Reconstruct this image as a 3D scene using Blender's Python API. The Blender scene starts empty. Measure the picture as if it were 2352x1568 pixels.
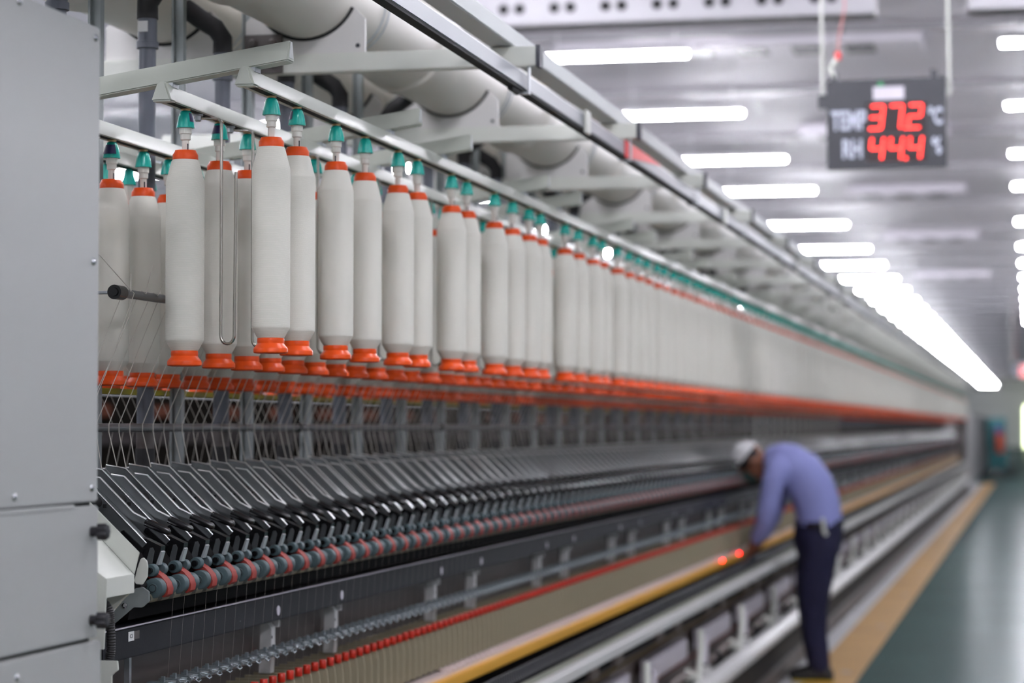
import bpy, bmesh, math, random
from mathutils import Vector, Matrix
random.seed(7)
S = bpy.context.scene
COL = S.collection
PI = math.pi
# World frame: the spinning frame runs along +Y, X = -a where a is the distance to the left of
# the camera's aisle position, Z up, floor at 0.  Pitch of one spindle 71.6 mm.
PITCH = 0.0716
BAY = 24 * PITCH            # 1.719 m machine section
Y0, YE = 4.944, 60.0        # first pressure arm, tail end

# ------------------------------------------------------------------ materials
MATS = {}
def lin(c):
    return tuple(((v/255)/12.92 if v/255 <= .04045 else ((v/255+.055)/1.055)**2.4) for v in c)
def mat(name, rgb, rough=.5, metal=0., spec=.5, bump=0., bscale=200., var=0., emit=None, estr=0., aniso=None, vscale=6.):
    m = bpy.data.materials.new(name); m.use_nodes = True
    nt = m.node_tree; b = nt.nodes['Principled BSDF']
    c = lin(rgb)
    b.inputs['Base Color'].default_value = (*c, 1)
    b.inputs['Roughness'].default_value = rough
    b.inputs['Metallic'].default_value = metal
    b.inputs['Specular IOR Level'].default_value = spec
    tc = nt.nodes.new('ShaderNodeTexCoord')
    if var:
        n = nt.nodes.new('ShaderNodeTexNoise'); n.inputs['Scale'].default_value = vscale; n.inputs['Detail'].default_value = 3
        nt.links.new(tc.outputs['Object'], n.inputs['Vector'])
        r = nt.nodes.new('ShaderNodeValToRGB')
        r.color_ramp.elements[0].position = .3; r.color_ramp.elements[1].position = .7
        r.color_ramp.elements[0].color = (*[max(0, v*(1-var)) for v in c], 1)
        r.color_ramp.elements[1].color = (*[min(1, v*(1+var)) for v in c], 1)
        nt.links.new(n.outputs['Fac'], r.inputs['Fac']); nt.links.new(r.outputs['Color'], b.inputs['Base Color'])
    if bump:
        n = nt.nodes.new('ShaderNodeTexNoise'); n.inputs['Scale'].default_value = bscale; n.inputs['Detail'].default_value = 2
        nt.links.new(tc.outputs['Object'], n.inputs['Vector'])
        bp = nt.nodes.new('ShaderNodeBump'); bp.inputs['Strength'].default_value = bump; bp.inputs['Distance'].default_value = .001
        nt.links.new(n.outputs['Fac'], bp.inputs['Height']); nt.links.new(bp.outputs['Normal'], b.inputs['Normal'])
    if emit:
        b.inputs['Emission Color'].default_value = (*lin(emit), 1); b.inputs['Emission Strength'].default_value = estr
    MATS[name] = m
    return m

M_cab = mat('cabinet_paint', (168,169,167), .42, bump=.25, bscale=260)
M_trim = mat('pale_machine_paint', (206,208,200), .4, bump=.1, bscale=200)
M_gap = mat('seam_black', (18,17,19), .8)
M_screw = mat('zinc_screw', (190,192,196), .22, 1.)
M_knob = mat('black_knob', (26,24,30), .45)
M_orange = mat('orange_plastic', (228,78,10), .36, spec=.35, var=.06, vscale=9)
M_teal = mat('teal_plastic', (22,176,160), .26, spec=.5)
M_white = mat('white_plastic', (222,219,210), .4)
M_slot = mat('slot_dark', (40,42,52), .5)
M_brass = mat('yellow_zinc', (196,170,128), .3, 1.)
M_navy = mat('navy_tape', (34,34,78), .45)
M_rail = mat('rail_grey_green', (178,182,172), .34, spec=.55)
M_wire = mat('bright_wire', (176,172,164), .22, 1.)
M_rod = mat('dark_grey_tube', (92,92,94), .33, spec=.6)
M_black = mat('black_plastic', (16,16,18), .24, spec=.6)
M_hose = mat('black_rubber', (30,29,31), .6)
M_steel = mat('arm_steel', (124,128,130), .30, .75, var=.10, vscale=25, bump=.12, bscale=90)
M_glint = mat('arm_edge_glint', (250,251,252), .32, 1.)  # near-white metal on the arm edges, painting in their highlights
M_web = mat('arm_web', (205,207,208), .33, 1.)
M_pst = mat('post_steel', (142,148,148), .42, .4)
M_leaf = mat('arm_steel_lever', (138,142,144), .28, .75, var=.06, vscale=25)
M_chrome = mat('chrome', (214,218,222), .22, .6)
M_cot = mat('roller_rubber', (66,82,86), .6, spec=.3, var=.05, vscale=30)
M_saddle = mat('red_brown_saddle', (138,50,43), .65, spec=.25)
M_beam = mat('roller_beam_paint', (20,20,26), .5, spec=.2, bump=.15, bscale=150)
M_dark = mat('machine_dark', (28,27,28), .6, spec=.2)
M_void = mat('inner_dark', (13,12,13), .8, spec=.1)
M_plate = mat('grey_cover', (82,75,73), .5, var=.05)
M_red = mat('red_cap', (180,32,8), .38)
M_beige = mat('beige_separator', (152,143,120), .5)
M_yellow = mat('yellow_rail', (226,170,60), .4)
M_pink = mat('ring_pale', (206,188,184), .4)
M_guard = mat('guard_white', (214,213,212), .3)
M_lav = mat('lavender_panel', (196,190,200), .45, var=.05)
M_brown = mat('brown_grey', (120,108,104), .6, var=.1)
M_peg = mat('peg_dark', (26,26,30), .35, spec=.35)
M_cable = mat('dull_red_cable', (196,120,116), .5)
M_lap = mat('lappet_steel', (120,128,132), .35, .6)
M_tail = mat('tail_grey', (176,174,174), .6)
M_galv = mat('galvanised', (182,187,192), .36, .55, var=.1, vscale=30)
M_pvc = mat('grey_pipe', (94,98,108), .45)
M_duct = mat('duct_white', (214,210,202), .38, spec=.5)
M_sadl = mat('saddle_plate', (206,204,202), .45)
M_alu = mat('aluminium', (164,167,172), .42, .3)
M_tray = mat('tray_paint', (184,187,187), .5)
M_diff = mat('diffuser_paint', (160,158,162), .6, spec=.2)
M_thread = mat('roving', (208,202,192), .7)
M_yel2 = mat('yellow_green_strip', (158,148,12), .45)
M_post = mat('sign_black', (32,33,41), .4)
M_txt = mat('sign_lettering', (184,188,204), .5)
M_led = mat('led_red', (60,0,0), .4, emit=(255,40,30), estr=1.5)
M_ledlamp = mat('led_lamp', (60,0,0), .4, emit=(255,20,24), estr=9.)
M_win = mat('smoked_acrylic', (30,6,10), .06, spec=.8)
M_ceil = mat('ceiling_panel', (220,215,223), .6, spec=.25)
M_rib = mat('ceiling_rib', (150,148,152), .45)
M_wall = mat('wall_paint', (228,228,230), .6)
M_floor = mat('floor_epoxy', (66,86,83), .5, spec=0., var=.05, vscale=.8)
fb_ = M_floor.node_tree.nodes['Principled BSDF']; fb_.inputs['Coat Weight'].default_value = .22; fb_.inputs['Coat Roughness'].default_value = .25
M_floorg = mat('floor_concrete', (186,186,188), .5, spec=.08, var=.06, vscale=1.5)
M_floory = mat('floor_yellow', (184,144,84), .5, spec=.08, var=.1, vscale=2.)
fy_ = M_floory.node_tree.nodes['Principled BSDF']; fy_.inputs['Coat Weight'].default_value = .2; fy_.inputs['Coat Roughness'].default_value = .25
M_disc = mat('anchor_disc', (140,138,140), .4, .3)
M_tube = mat('lamp_tube', (255,255,255), .4, emit=(246,246,255), estr=60.)
M_batten = mat('lamp_batten', (230,230,232), .4)
M_skin = mat('skin', (132,84,62), .55)
M_shirt = mat('lavender_shirt', (140,145,202), .75, bump=.3, bscale=60)
M_navyt = mat('navy_trousers', (14,14,50), .8, bump=.3, bscale=60)
M_capw = mat('white_cap', (222,222,224), .8)
M_mask = mat('green_mask', (60,84,80), .8)
M_shoe = mat('dark_shoe', (30,28,26), .6)
M_ylw = mat('yellow_sole', (190,160,30), .6)
M_hair = mat('black_hair', (24,20,20), .7)
M_tealp = mat('teal_paint', (44,132,138), .5)
M_orng2 = mat('orange_crate', (226,90,50), .5)
M_purp = mat('purple_crate', (120,100,160), .5)
M_redp = mat('red_sheet', (236,70,72), .4)
M_grn = mat('green_led', (30,140,80), .4)
M_disp = mat('far_frame_grey', (120,118,116), .6)
M_door = mat('daylight', (220,230,190), .5, emit=(226,240,190), estr=1.6)

# yarn package: fine horizontal winding lines
M_yarn = bpy.data.materials.new('roving_package'); M_yarn.use_nodes = True
nt = M_yarn.node_tree; b = nt.nodes['Principled BSDF']
b.inputs['Base Color'].default_value = (*lin((228,225,214)), 1); b.inputs['Roughness'].default_value = .75; b.inputs['Specular IOR Level'].default_value = .25
tc = nt.nodes.new('ShaderNodeTexCoord'); w = nt.nodes.new('ShaderNodeTexWave'); w.bands_direction = 'Z'; w.wave_profile = 'SIN'
w.inputs['Scale'].default_value = 172.; w.inputs['Distortion'].default_value = 1.0; w.inputs['Detail'].default_value = 2.; w.inputs['Detail Scale'].default_value = .15
nt.links.new(tc.outputs['Object'], w.inputs['Vector'])
bp = nt.nodes.new('ShaderNodeBump'); bp.inputs['Strength'].default_value = .5; bp.inputs['Distance'].default_value = .0006
nt.links.new(w.outputs['Fac'], bp.inputs['Height']); nt.links.new(bp.outputs['Normal'], b.inputs['Normal'])
rr = nt.nodes.new('ShaderNodeValToRGB'); rr.color_ramp.elements[0].color = (*lin((208,205,194)), 1); rr.color_ramp.elements[1].color = (*lin((232,229,219)), 1); rr.color_ramp.elements[1].position = .4
nt.links.new(w.outputs['Fac'], rr.inputs['Fac']); nt.links.new(rr.outputs['Color'], b.inputs['Base Color'])
# bottom drafting roller: cream bushes along a dark shaft
M_broll = bpy.data.materials.new('bottom_roller'); M_broll.use_nodes = True
nt = M_broll.node_tree; b = nt.nodes['Principled BSDF']; b.inputs['Roughness'].default_value = .45
tc = nt.nodes.new('ShaderNodeTexCoord'); sx = nt.nodes.new('ShaderNodeSeparateXYZ'); nt.links.new(tc.outputs['Object'], sx.inputs[0])
ml = nt.nodes.new('ShaderNodeMath'); ml.operation = 'MULTIPLY'; ml.inputs[1].default_value = 1/PITCH; nt.links.new(sx.outputs['Y'], ml.inputs[0])
fr = nt.nodes.new('ShaderNodeMath'); fr.operation = 'FRACT'; nt.links.new(ml.outputs[0], fr.inputs[0])
gt = nt.nodes.new('ShaderNodeMath'); gt.operation = 'GREATER_THAN'; gt.inputs[1].default_value = .4; nt.links.new(fr.outputs[0], gt.inputs[0])
mx = nt.nodes.new('ShaderNodeMix'); mx.data_type = 'RGBA'; mx.inputs['A'].default_value = (*lin((38,38,36)), 1); mx.inputs['B'].default_value = (*lin((118,114,98)), 1)
nt.links.new(gt.outputs[0], mx.inputs['Factor']); nt.links.new(mx.outputs['Result'], b.inputs['Base Color'])

# ------------------------------------------------------------------ mesh builder
class MB:
    def __init__(s): s.v = []; s.f = []; s.m = []; s.sm = []; s.mats = []
    def mi(s, m):
        if m not in s.mats: s.mats.append(m)
        return s.mats.index(m)
    def add(s, vs, fs, m, smooth=False):
        k = len(s.v); s.v += [tuple(v) for v in vs]; i = s.mi(m)
        for f in fs: s.f.append(tuple(k+j for j in f)); s.m.append(i); s.sm.append(smooth)
    def box(s, x0, x1, y0, y1, z0, z1, m):
        s.add([(x0,y0,z0),(x1,y0,z0),(x1,y1,z0),(x0,y1,z0),(x0,y0,z1),(x1,y0,z1),(x1,y1,z1),(x0,y1,z1)],
              [(3,2,1,0),(4,5,6,7),(0,1,5,4),(1,2,6,5),(2,3,7,6),(3,0,4,7)], m)
    def prism(s, poly, y0, y1, m, smooth=False):      # poly: list of (a, z); extruded along Y
        p = [(-a, z) for a, z in poly]
        ar = sum(p[i][0]*p[(i+1)%len(p)][1]-p[(i+1)%len(p)][0]*p[i][1] for i in range(len(p)))
        if ar < 0: p.reverse()
        n = len(p)
        vs = [(x,y0,z) for x,z in p]+[(x,y1,z) for x,z in p]
        fs = [tuple(range(n)), tuple(reversed(range(n,2*n)))]+[(i,i+n,(i+1)%n+n,(i+1)%n) for i in range(n)]
        s.add(vs, fs, m, smooth)
    def ring(s, c, ax, r, n):
        ax = Vector(ax).normalized(); u = ax.orthogonal().normalized() if abs(ax.z) < .999 else Vector((1,0,0)); w_ = ax.cross(u)
        return [Vector(c)+r*(math.cos(2*PI*i/n)*u+math.sin(2*PI*i/n)*w_) for i in range(n)]
    def lathe(s, c, ax, prof, m, n=24, caps=True, smooth=True):   # prof: [(t, r)] along axis
        ax = Vector(ax).normalized(); c = Vector(c); vs = []
        for t, r in prof: vs += s.ring(c+ax*t, ax, max(r, 1e-5), n)
        fs = []
        for k in range(len(prof)-1):
            for i in range(n): fs.append((k*n+i, k*n+(i+1)%n, (k+1)*n+(i+1)%n, (k+1)*n+i))
        s.add(vs, fs, m, smooth)
        if caps:
            k = len(prof)-1
            s.add(vs[:n], [tuple(reversed(range(n)))], m); s.add(vs[k*n:], [tuple(range(n))], m)
    def cyl(s, p0, p1, r, m, n=16, r1=None, smooth=True):
        d = Vector(p1)-Vector(p0); s.lathe(p0, d, [(0, r), (d.length, r if r1 is None else r1)], m, n, True, smooth)
    def tube(s, path, r, m, n=8, caps=True):
        P_ = [Vector(p) for p in path]; k = len(P_); vs = []; u = None
        for i in range(k):
            t = (P_[min(i+1,k-1)]-P_[max(i-1,0)]).normalized()
            if u is None: u = t.orthogonal().normalized()
            u = (u-t*u.dot(t)).normalized(); w_ = t.cross(u)
            vs += [P_[i]+r*(math.cos(2*PI*j/n)*u+math.sin(2*PI*j/n)*w_) for j in range(n)]
        fs = [(i*n+j, i*n+(j+1)%n, (i+1)*n+(j+1)%n, (i+1)*n+j) for i in range(k-1) for j in range(n)]
        if caps: fs += [tuple(reversed(range(n))), tuple(range((k-1)*n, k*n))]
        s.add(vs, fs, m, True)
    def sphere(s, c, r, m, n=12, sc=(1,1,1)):
        prof = [(-r*math.cos(PI*i/n), r*math.sin(PI*i/n)) for i in range(n+1)]
        k = len(s.v); s.lathe((0,0,0), (0,0,1), prof, m, 2*n, False)
        for i in range(k, len(s.v)):
            x,y,z = s.v[i]; s.v[i] = (c[0]+x*sc[0], c[1]+y*sc[1], c[2]+z*sc[2])
    def mesh(s, name, org=(0,0,0), bevel=0.):
        me = bpy.data.meshes.new(name)
        o = Vector(org); me.from_pydata([Vector(v)-o for v in s.v], [], s.f)
        for m in s.mats: me.materials.append(m)
        me.polygons.foreach_set('material_index', s.m); me.polygons.foreach_set('use_smooth', s.sm)
        if bevel:
            bm = bmesh.new(); bm.from_mesh(me)
            bmesh.ops.remove_doubles(bm, verts=bm.verts, dist=1e-6)
            ed = [e for e in bm.edges if len(e.link_faces) == 2 and e.calc_face_angle(0) > .6]
            bmesh.ops.bevel(bm, geom=ed, offset=bevel, segments=2, affect='EDGES', clamp_overlap=True)
            bm.to_mesh(me); bm.free()
        me.set_sharp_from_angle(angle=math.radians(38)); me.update(); return me
    def build(s, name, parent=None, org=(0,0,0), bevel=0., **kw):
        return put(name, s.mesh(name, org, bevel), parent, org if parent is None else (0,0,0), **kw)

def tag(o, label=None, cat=None, group=None, kind=None):
    if label: o['label'] = label
    if cat: o['category'] = cat
    if group: o['group'] = group
    if kind: o['kind'] = kind
    return o
def put(name, me, parent=None, loc=(0,0,0), **kw):
    o = bpy.data.objects.new(name, me); COL.objects.link(o); o.location = loc
    if parent: o.parent = parent
    return tag(o, **kw)
def thing(name, loc, label, cat, group=None):
    return tag(put(name, None, None, loc), label, cat, group)
def dup(root, loc, label=None, group=None, rot=None):
    r = root.copy(); COL.objects.link(r); r.location = loc
    if rot is not None: r.rotation_euler = rot
    if label: r['label'] = label
    if group: r['group'] = group
    for ch in list(root.children):
        c = ch.copy(); COL.objects.link(c); c.parent = r
        for g in ch.children:
            d = g.copy(); COL.objects.link(d); d.parent = c
    return r
ORD = 'nearest second third fourth fifth sixth seventh eighth ninth tenth eleventh twelfth thirteenth fourteenth fifteenth sixteenth seventeenth eighteenth nineteenth twentieth'.split()
def nth(i):
    if i < 20: return ORD[i]
    k = i+1; return '%d%s' % (k, 'th' if 10 <= k % 100 <= 20 else {1:'st',2:'nd',3:'rd'}.get(k % 10, 'th'))
def struct(name, mb, org=(0,0,0), bevel=0.):
    return mb.build(name, None, org, bevel, kind='structure')
def text_mesh(txt, size, m, depth=.0015, align='CENTER', sx=1., off=0., sp=1.):
    cu = bpy.data.curves.new('txt', 'FONT'); cu.body = txt; cu.size = size; cu.extrude = depth; cu.offset = off; cu.align_x = align; cu.align_y = 'CENTER'; cu.space_character = sp
    ob = bpy.data.objects.new('txt', cu); COL.objects.link(ob)
    dg = bpy.context.evaluated_depsgraph_get(); me = bpy.data.meshes.new_from_object(ob.evaluated_get(dg))
    bpy.data.objects.remove(ob); me.transform(Matrix.Diagonal((sx,1,1,1))); me.materials.clear(); me.materials.append(m)
    return me
SIGN_TILT, SIGN_YAW, EXPO = 3.0, -4.0, 2.45
# ================================================================== ROOM
XL, XR, YN, YF, ZC = -16., 8., -10., 192., 5.25
m = MB(); m.box(XL, XR, YN, YF, -.1, 0, M_floor); struct('floor', m)
m = MB(); m.box(XL, XR, YN, YF, ZC, ZC+.1, M_ceil); struct('ceiling', m)
m = MB(); m.box(XL-.1, XL, YN, YF, 0, ZC, M_wall); struct('wall_left', m)
m = MB(); m.box(XR, XR+.1, YN, YF, 0, ZC, M_wall); struct('wall_right', m)
m = MB(); m.box(XL, XR, YF, YF+.1, 0, ZC, M_wall); struct('wall_far', m)
m = MB(); m.box(XL, XR, YN-.1, YN, 0, ZC, M_wall); struct('wall_near', m)
m = MB(); m.box(-.75, 1.6, YF-.06, YF-.02, 0, 3.2, M_door); struct('door_1', m)
m = MB(); m.box(-1.43, -1.11, -2., 70., 0, .004, M_floory); struct('trim_1', m)
m = MB(); m.box(-3.4, -1.43, -2., 70., 0, .003, M_floorg); struct('trim_2', m)
FRONT = [-6.3, -2.1, 2.1, 6.3, 10.5, 14.7]
LY = FRONT + [19.9, 23.8, 28.0, 31.8, 37.3, 42.5, 46.8, 51.3] + [55.6+4.4*k for k in range(30)]
LY = [y for y in LY if y < 186]
rib = None
for y in LY:
    if rib is None:
        m = MB(); m.box(XL, XR, -.06, .06, -.07, 0, M_rib); rib = put('trim_3', m.mesh('ceiling_rib'), None, (0, y+2.1, ZC), kind='structure')
    else:
        c = rib.copy(); c.location = (0, y+2.1, ZC); COL.objects.link(c)
# ceiling lights -----------------------------------------------------
def make_light():
    t = thing('ceiling_light', (0,0,0), 'x', 'light')
    m = MB(); m.cyl((-.6,0,-.55), (.6,0,-.55), .021, M_tube, 10); m.build('lamp_tube', t)
    m = MB(); m.box(-.61, .61, -.075, .075, -.53, -.485, M_batten); m.build('housing', t)
    for s in (-.5, .5):
        m = MB(); m.cyl((s,0,-.487), (s,0,-.002), .006, M_batten, 8); m.build('suspension_rod', t)
    for s in (-.355, .355):
        m = MB(); m.box(s-.03, s+.03, -.95, -.25, -.012, -.002, M_batten); m.build('ceiling_strip', t)  # pale strips along the ceiling, two per lamp
    return t
first = make_light(); used = False
ROWS = [(3.41, 'row above the spinning frame', 400.), (-.355, 'row at the right edge', 75.), (7.18, 'row far left behind the ducts', 120.), (10.95, 'row', 60.), (-4.1, 'row', 8.)]
for ai, (a, rn, ymax) in enumerate(ROWS):
    k = 0
    for y in LY:
        if y > ymax: continue
        seen = ai < 2 and y > 19
        if seen and k < 12:
            lab = 'white tube light under the ceiling, %s in the %s' % (nth(k), rn); g = 'tube lights of the '+rn
        elif seen:
            lab = 'small distant tube light, beyond the twelfth in the row above the spinning frame'; g = 'distant tube lights above the frame'
        elif ai == 2 and y > 4:
            lab = 'tube light half hidden behind the white ducts on the left'; g = 'tube lights behind the ducts'
        else:
            lab = 'tube light of the same hall, outside the photograph'; g = 'tube lights outside the photograph'
        if seen: k += 1
        if not used: o = first; o.location = (-a, y, ZC); o['label'] = lab; o['group'] = g; used = True
        else: dup(first, (-a, y, ZC), lab, g)
# air diffusers ------------------------------------------------------
def diffuser(a0, a1, y, lab):
    o = (-(a0+a1)/2, y, 4.43); t = thing('air_diffuser', o, lab, 'vent', 'air diffusers under the ceiling')
    m = MB(); m.box(-a1, -a0, y, y+.28, 4.43, ZC-.002, M_diff); m.build('duct_box', t, o)
    x = -a1+.22
    while x < -a0-.2:
        for d in (0, .115):
            m = MB(); m.lathe((x+d, y, 4.545), (0,-1,0), [(0,.038),(.010,.036),(.0101,.028)], M_gap, 16); m.build('nozzle', t, o)
        x += .365
diffuser(1.05, 4.6, 16.6, 'long pale air duct box with paired round black nozzles above the hanging sign')
diffuser(-2.4, .42, 16.6, 'pale air duct box with black nozzles at the top right corner')
def grille_row(a0, a1, y, lab):
    o = (-(a0+a1)/2, y, ZC-.12); t = thing('ceiling_grille', o, lab, 'vent', 'ceiling grilles')
    m = MB(); m.box(-a1, -a0, y, y+.9, ZC-.12, ZC-.002, M_ceil); m.build('grille_box', t, o)
    x = -a1+.2
    while x < -a0-.3:
        m = MB(); m.box(x, x+.27, y+.2, y+.7, ZC-.125, ZC-.119, M_slot); m.build('air_slot', t, o); x += .5
for D, w_ in ((22.6, 'just behind the nozzle duct box'), (29.6, 'behind the left edge of the hanging sign'), (37.2, 'below the hanging sign'), (46.1, 'farther down, under the second dark row'), (58., 'last and faintest one')):
    grille_row(1.0, 4.4 if D < 25 else 2.75, D-.4, 'row of dark ceiling grilles '+w_)

# ================================================================== DUCTS AND CROSS BEAMS
CA = 2.195                      # machine centre line
BY = [6.5+BAY*k for k in range(-2, 32)]
def duct(a, r, zc, lab):
    o = (-a, 2., zc)
    t = thing('air_duct', o, lab, 'duct', 'pneumatic ducts over the frame')
    m = MB(); m.cyl((-a, 2., zc), (-a, 63., zc), r, M_duct, 48); m.build('duct_pipe', t, o)
    for k, y in enumerate(BY[:18]):
        m = MB(); m.lathe((-a, y-.72, zc), (0,1,0), [(0, r), (.012, r+.010), (.11, r+.012), (.125, r)], M_duct, 48, False); m.build('duct_collar', t, o)
        for d in (.30, .345):
            m = MB(); m.lathe((-a, y+d, zc), (0,1,0), [(0, r), (.004, r+.004), (.008, r)], M_galv, 48, False); m.build('duct_hoop', t, o)
duct(2.0, .15, 2.842, 'white round air duct on the aisle side above the bobbins')
duct(2.42, .15, 2.842, 'white round air duct on the far side, behind the nearer duct')
def make_beam():
    t = thing('cross_beam', (0,0,0), 'x', 'beam')
    m = MB(); m.box(-3.06, -1.332, -.022, .022, 2.592, 2.646, M_trim); m.build('beam', t, bevel=.003)
    m = MB(); m.box(-1.334, -1.322, -.023, .023, 2.589, 2.649, M_slot); m.build('end_cap', t)
    return t
def make_saddle():
    t = thing('duct_saddle', (0,0,0), 'x', 'bracket')
    m = MB(); poly = [(-.17, -.06)]                     # plate with a round cut-out for the duct
    R = .153
    poly = [(-.175, -.046), (.175, -.046), (.175, .05)] + [(R*math.sin(t), .15-R*math.cos(t)) for t in [math.radians(q) for q in range(66, -67, -6)]] + [(-.175, .05)]
    m.prism(poly, -.006, .006, M_sadl); m.build('saddle_plate', t)
    m = MB(); m.tube([(R*math.sin(math.radians(q)), -.002, .15-(R-.001)*math.cos(math.radians(q))) for q in range(-64, 65, 4)], .008, M_hose, 8); m.build('rubber_strip', t)
    m = MB(); m.cyl((.155, -.009, -.025), (.155, -.005, -.025), .006, M_slot, 10); m.build('bolt_hole', t)
    return t
bm0, sd0 = make_beam(), make_saddle(); u = [False, False]
for k, y in enumerate(BY):
    lab = 'pale horizontal cross beam carrying the ducts, %s in the row' % nth(k-2) if 2 <= k < 10 else ('pale cross beam above the cabinet, at the upper left' if k < 2 else 'blurred cross beam far along the ducts, past the eighth')
    g = 'cross beams under the ducts'
    if not u[0]: bm0.location = (0,y,0); bm0['label'] = lab; bm0['group'] = g; u[0] = True
    else: dup(bm0, (0,y,0), lab, g)
    for a in (2.0, 2.42):
        side = 'nearer' if a < 2.2 else 'farther'
        lab = 'white saddle plate with black rubber cradling the %s duct, %s in the row' % (side, nth(k-2)) if 2 <= k < 8 else 'blurred white saddle under the %s duct, %s' % (side, 'over the cabinet' if k < 2 else 'past the sixth')
        g = 'saddles under the %s duct' % side
        if not u[1]: sd0.location = (-a,y,2.692); sd0['label'] = lab; sd0['group'] = g; u[1] = True
        else: dup(sd0, (-a,y,2.692), lab, g)
# bolted plate between the two ducts at the first beam
t = thing('bolted_plate', (-2.114, 6.47, 2.592), 'grey plate with four bolts on the first cross beam', 'plate')
o = (-2.114, 6.47, 2.592)
m = MB(); m.box(-2.170, -2.058, 6.466, 6.477, 2.592, 2.702, M_plate); m.build('plate', t, o, .002)
for dx in (-.03, .03):
    for dz in (.045, .105):
        m = MB(); m.lathe((-2.114+dx, 6.466, 2.572+dz), (0,-1,0), [(0,.012),(.008,.012),(.012,.008)], M_plate, 12); m.build('bolt', t, o)
# overhead travelling-cleaner rail -----------------------------------
o = (-1.38, 0., 2.524)
t = thing('cleaner_rail', o, 'long aluminium overhead rail with black underside running above the bobbins', 'rail')
m = MB(); m.box(-1.395, -1.365, -2., 63., 2.528, 2.572, M_alu); m.build('rail_profile', t, o, .003)
m = MB(); m.box(-1.3945, -1.3675, -2., 63., 2.5215, 2.529, M_gap); m.build('black_strip', t, o)
m = MB(); m.box(-1.393, -1.369, -2., 63., 2.571, 2.576, M_guard); m.build('rail_highlight', t, o)  # white strip paints the light caught on the rail's top edge
for k, y in enumerate(BY[:18]):
    m = MB(); m.box(-1.400, -1.355, y-.012, y+.012, 2.516, 2.522, M_galv); m.box(-1.359, -1.355, y-.012, y+.012, 2.522, 2.592, M_galv); m.box(-1.400,-1.396, y-.012, y+.012, 2.522, 2.592, M_galv); m.build('hanger', t, o)
    if k < 2 or k % 2: continue
    m = MB(); m.box(-1.363, -1.353, y+.86, y+.93, 2.512, 2.585, M_trim); m.build('joint_plate', t, o, .002)
    m = MB(); m.cyl((-1.38, y-.14, 2.516), (-1.38, y-.05, 2.516), .008, M_hose, 10); m.build('stop_pin', t, o)
m = MB(); m.box(-1.47, -1.40, -2., 63., 2.650, 2.70, M_tray)
m.build('cable_tray', None, (-1.43, -2., 2.65), .003, label='white cable tray lying on the beam ends above the overhead rail', cat='tray')
tri = ((8.135,2.521),(8.975,2.579),(8.55,2.581),(8.135,2.581)); n = 4
m = MB(); m.add([(-1.3645,y_,z_) for y_,z_ in tri]+[(-1.3615,y_,z_) for y_,z_ in tri], [(3,2,1,0),(4,5,6,7)]+[(i,(i+1)%n,n+(i+1)%n,n+i) for i in range(n)], M_redp)
m.build('red_reflection', None, (-1.363, 8.5, 2.521), 0, label='red tapering patch painting a reflection on the overhead rail by the second beam', cat='patch')  # flat red piece painting a red reflection on the rail face

# ================================================================== CREEL: arms, rails, hangers, bobbins
RA = [1.655, 1.843, 2.10, 2.29]          # rails 1..3 of the aisle side, rail 4 beyond the centre
RN = ['outermost', 'second', 'third', 'rear']
def zoff(a): return -.15*(a-1.655) if a <= CA else -.15*(2*CA-a-1.655)
ARM_Y = []
k = -1
while 5.0+BAY*k < YE+1:
    ARM_Y += [5.0+BAY*k, 5.0+BAY*k+1.13]; k += 1
ARM_Y = [y for y in sorted(ARM_Y) if 4.9 < y < YE]
def make_carm():
    t = thing('creel_bar', (0,0,0), 'x', 'bar')
    for s in (1, -1):
        m = MB(); vs = []
        for a in (1.571, CA):
            zb = 2.378-.15*(a-1.655); x = -a if s == 1 else -(2*CA-a)
            vs += [(x, -.024, zb), (x, .024, zb), (x, .008, zb+.046), (x, -.008, zb+.046)]
        q = [(0,1,5,4),(1,2,6,5),(2,3,7,6),(3,0,4,7),(0,3,2,1),(4,5,6,7)]
        if s == -1: q = [tuple(reversed(f)) for f in q]
        m.add(vs, q, M_rail); m.build('arm_half', t, bevel=.003)
    m = MB(); a = 1.568; zb = 2.380-.15*(a-1.655)
    vs = [(-a, -.019, zb+.004), (-a, .019, zb+.004), (-a, .006, zb+.040), (-a, -.006, zb+.040)]
    vs = [(-1.571, y*.86, z+.001) for x, y, z in vs]; m.add([(x+.0008,y,z) for x,y,z in vs]+[(x-.002,y,z) for x,y,z in vs], [(0,1,2,3),(7,6,5,4),(0,4,5,1),(1,5,6,2),(2,6,7,3),(3,7,4,0)], M_tray); m.build('open_end', t)
    return t
ca0 = make_carm()
for i, y in enumerate(ARM_Y):
    lab = 'grey-green triangular creel bar slanting over the rails, %s from the cabinet' % nth(i) if i < 10 else 'blurred creel bar far down the frame, past the tenth'
    if i == 0: ca0.location = (0,y,0); ca0['label'] = lab; ca0['group'] = 'creel bars'
    else: dup(ca0, (0,y,0), lab, 'creel bars')
RY0 = 4.955
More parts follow.
